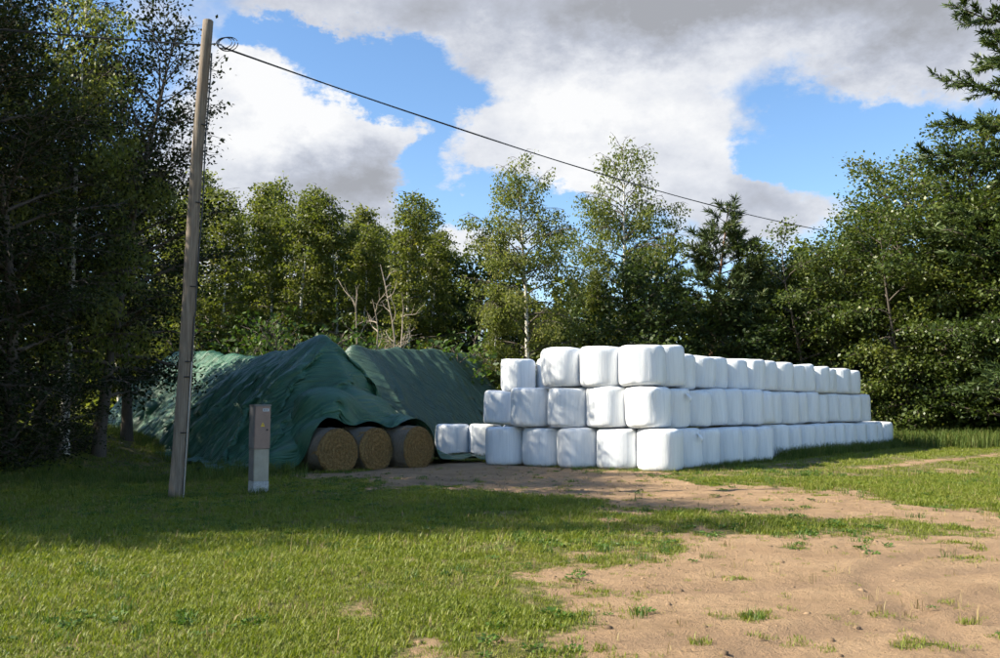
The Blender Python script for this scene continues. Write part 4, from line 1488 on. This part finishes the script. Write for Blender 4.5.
# the dark thick trees below them
plant('maple_tree', 'maple', 0, pxX(585, 50), 50, hgt(292, 50), 'dark round bushy tree between the two weeping birches', group='dark leafy trees behind the bales')
plant('maple_tree', 'maple', 1, pxX(660, 45), 45, hgt(262, 45), 'dark leafy tree in front of the pine, behind the top bales', group='dark leafy trees behind the bales')
plant('maple_tree', 'maple', 0, pxX(720, 46), 46, hgt(300, 46), 'low dark leafy tree right of the pine, above the long bale row', group='dark leafy trees behind the bales', wide=1.15)
plant('pine_tree', 'pine', 0, pxX(702, 48), 48, hgt(204, 48), 'dark pine with bare-tipped whorled branches right of the birches', wide=1.15)
plant('young_spruce', 'spruce', 0, pxX(662, 52), 52, hgt(222, 52), 'thin dark spruce tip beside the pine', wide=0.7)
plant('maple_tree', 'maple', 1, pxX(470, 52), 52, hgt(248, 52), 'dark tree filling the dip left of the first weeping birch', group='dark leafy trees behind the bales')
plant('birch_tree', 'slim_birch', 2, pxX(500, 43), 43, hgt(285, 43), 'low yellowish young birch at the foot of the first weeping birch', wide=1.3)

# birch wood behind the tarps
WOOD = [(122, 46, 190), (160, 52, 175), (188, 44, 215), (207, 50, 178), (228, 47, 200), (246, 54, 190), (266, 48, 212), (283, 52, 200), (300, 46, 186), (318, 53, 205), (335, 47, 195),
        (352, 54, 212), (368, 49, 218), (385, 53, 210), (400, 46, 192), (416, 51, 205), (432, 48, 226), (450, 53, 245)]
WOOD += [(140, 58, 205), (176, 60, 212), (238, 59, 222), (275, 61, 228), (308, 58, 222), (343, 60, 225), (377, 59, 228), (408, 61, 232)]
WOOD.sort()
for i, (px, Y, py) in enumerate(WOOD):
    plant('birch_tree', 'slim_birch', i, pxX(px, Y), Y, hgt(py, Y), 'young birch in the wood behind the tarps, %s from the left' % ORD[i], group='young birches of the wood', wide=1.28)
for i, (px, Y, py) in enumerate([(215, 42, 330), (262, 41, 340), (330, 42, 325), (300, 43, 318), (425, 44, 335), (455, 43, 322)]):
    plant('shrub', 'shrub', i, pxX(px, Y), Y, hgt(py, Y), 'green shrub below the birch wood behind the tarps, %s from the left' % ORD[i], 'shrub', 'shrubs under the birch wood', wide=1.0)
plant('sunlit_shrub', 'shrub', 1, pxX(302, 37.5), 37.5, hgt(325, 37.5), 'bright green sunlit shrub just above the tarp peak', 'shrub', wide=0.7)

# bare dead tree
r = np.random.default_rng(8)
paths, rads = [], []
Yd = 40.0
bx = pxX(368, Yd)
hd = hgt(250, Yd)
for s in range(5):
    a = r.uniform(0, 6.28); k = r.uniform(0.12, 0.42)
    T = branch((0.1 * math.cos(a), 0.1 * math.sin(a), -0.2), norm(np.array([math.cos(a) * k, 0.3 * math.sin(a) * k, 1])), hd * r.uniform(0.7, 1.05), 10, -0.1, 0.13, r)
    paths.append(T); rads.append(np.linspace(0.085, 0.014, 11))
    for q in range(8):
        p, d = interp(T, r.uniform(0.4, 0.97))
        sd_ = r.normal(size=3); sd_[2] = abs(sd_[2]) * 0.5 + 0.25
        B = branch(p, norm(d * 0.5 + norm(sd_)), r.uniform(0.6, 1.7), 6, -0.3, 0.22, r)
        paths.append(B); rads.append(np.linspace(0.034, 0.007, 7))
        for w in range(2):
            p2, d2 = interp(B, r.uniform(0.4, 0.9))
            B2 = branch(p2, norm(d2 + r.normal(size=3) * 0.6), r.uniform(0.3, 0.8), 6, -0.2, 0.2, r)
            paths.append(B2); rads.append(np.linspace(0.014, 0.004, 7))
dead = obj('dead_tree', None, None, (bx, Yd, 0))
tag(dead, 'bare dead tree with pale twisted branches standing behind the tarps', 'tree')
V, Q = tubes([p for p in paths if len(p) == 11], [q for q in rads if len(q) == 11], 7)
obj('trunk', quad_mesh('trunk', V, Q, BARK['dead'], None, True), dead)
V, Q = tubes([p for p in paths if len(p) == 7], [q for q in rads if len(q) == 7], 5)
obj('branches', quad_mesh('branches', V, Q, BARK['dead'], None, True), dead)

# big broad-leaved trees on the right
RIGHT = [('hazel', 0, 808, 49, 222, 'hazel-like tree with leafy sprays at the left end of the right thicket', 0.95),
         ('lime', 0, 872, 49, 158, 'tall broad-leaved tree forming the summit of the right thicket', 1.0),
         ('hazel', 2, 915, 45.5, 205, 'broad-leaved tree with sunlit hanging leaves right behind the row end', 0.95),
         ('hazel', 0, 972, 46, 172, 'broad-leaved tree at the right of the thicket beneath the spruce', 1.0),
         ('hazel', 1, 1035, 44, 150, 'broad-leaved tree at the far right edge of the yard', 1.0),
         ('maple', 1, 765, 50, 268, 'dark leafy tree in the gap between pine and right thicket', 1.1),
         ('hazel', 2, 840, 55, 215, 'broad-leaved tree at the back of the right thicket', 1.0),
         ('hazel', 0, 1100, 47, 150, 'broad-leaved tree beyond the right edge of the yard', 1.0)]
for (kd, v, px, Y, py, lab, wd) in RIGHT:
    plant('broadleaf_tree', kd, v, pxX(px, Y), Y, hgt(py, Y), lab, group='broad-leaved trees on the right', wide=wd)
plant('spruce_tree', 'spruce', 0, pxX(1072, 41), 41, 24.0, 'tall spruce reaching into the top right corner', wide=1.15, rz=1.0)
plant('lime_tree', 'lime', 0, pxX(1015, 42), 42, hgt(122, 42), 'sunlit round-crowned tree in front of the spruce at the right edge', wide=0.95)
for i, (px, Y, py) in enumerate([(905, 45.5, 400), (940, 46.5, 398), (985, 45.5, 392), (1020, 46, 385), (880, 47, 395)]):
    plant('shrub', 'shrub', i, pxX(px, Y), Y, max(1.6, hgt(py, Y)), 'low shrub at the foot of the right thicket, %s of five' % ORD[i], 'shrub', 'shrubs at the foot of the right thicket')

# dark trees on the left
plant('birch_tree', 'open_birch', 1, pxX(66, 23.5), 23.5, 12.6, 'old birch with flaking white trunk in the dark trees at left', wide=0.9)
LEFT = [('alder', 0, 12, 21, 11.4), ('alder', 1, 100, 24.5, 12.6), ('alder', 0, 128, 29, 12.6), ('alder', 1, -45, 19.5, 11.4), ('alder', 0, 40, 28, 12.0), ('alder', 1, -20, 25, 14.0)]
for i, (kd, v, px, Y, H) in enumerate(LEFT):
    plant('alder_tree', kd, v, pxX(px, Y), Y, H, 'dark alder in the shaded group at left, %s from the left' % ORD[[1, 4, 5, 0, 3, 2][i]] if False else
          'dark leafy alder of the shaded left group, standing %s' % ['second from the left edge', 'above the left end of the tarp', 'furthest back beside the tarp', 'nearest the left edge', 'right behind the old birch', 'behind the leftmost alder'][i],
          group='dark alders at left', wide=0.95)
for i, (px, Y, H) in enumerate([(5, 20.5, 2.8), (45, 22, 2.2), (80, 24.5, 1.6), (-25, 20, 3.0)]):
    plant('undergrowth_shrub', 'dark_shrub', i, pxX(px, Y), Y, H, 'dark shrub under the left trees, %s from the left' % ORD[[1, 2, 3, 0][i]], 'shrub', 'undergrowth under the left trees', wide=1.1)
# trees of the same wood beyond the left edge of the picture, whose shade lies on the yard
SHADE = [(-13.5, 13.3, 12.0), (-16.5, 12.5, 13.5), (-17.5, 14.5, 14.5), (-21.5, 11.6, 15.5), (-15.5, 17.0, 13.0), (-22.0, 16.0, 15.0), (-12.8, 15.4, 12.0),
         (-20.5, 20.0, 15.5), (-26.5, 13.0, 15.0), (-20.0, 10.9, 18.0), (-22.5, 24.5, 14.0), (-18.5, 27.5, 12.0), (-16.5, 24.0, 12.5), (-14.8, 19.8, 12.2),
         (-17.0, 21.5, 14.0), (-29.0, 18.0, 15.0), (-20.5, 34.0, 10.5), (-25.5, 32.0, 12.5), (-24.0, 37.0, 12.0), (-21.0, 9.2, 19.0), (-22.3, 34.8, 12.5), (-21.2, 37.5, 12.0), (-19.8, 29.5, 11.0)]
for i, (x, y, H) in enumerate(SHADE):
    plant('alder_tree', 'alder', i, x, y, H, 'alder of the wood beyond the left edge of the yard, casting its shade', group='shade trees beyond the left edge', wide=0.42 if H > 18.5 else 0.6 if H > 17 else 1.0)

# the wood far behind, one mass
fr = np.random.default_rng(99)
LPs, LDs, LTs = [], [], []
for k in range(170):
    x = fr.uniform(-58, 62); y = fr.uniform(62, 82)
    px_ = 500 + 900 * x / y
    H = fr.uniform(9.0, 11.5) if px_ > 470 else fr.uniform(10.5, 13.5)
    if px_ > 800: H *= 1.25
    nl = 620
    f = fr.uniform(0, 1, nl)
    rad_ = 2.6 * np.sqrt(np.clip(1.02 - f, 0, 1)) * np.sqrt(fr.uniform(0.3, 1, nl)) * (0.75 + 0.4 * np.sin(f * 17 + k))
    a = fr.uniform(0, 6.28, nl)
    LPs.append(np.stack([x + rad_ * np.cos(a), y + rad_ * np.sin(a), 0.2 + f * H], -1)); LDs.append(np.stack([np.cos(a), np.sin(a), -0.3 + 0 * a], -1)); LTs.append(np.full(nl, fr.uniform(0.2, 0.7)))
V, Q, tn = leaves(np.concatenate(LPs), np.concatenate(LDs), np.full(170 * 620, 0.55), fr, 0.7, 0.6, 0.1, 0.5, np.concatenate(LTs))
tag(obj('distant_wood', quad_mesh('distant_wood', V, Q, LEAF['slim'], {'tint': tn})), 'dense green wood closing the view behind the nearer trees', 'wood', None, 'stuff')
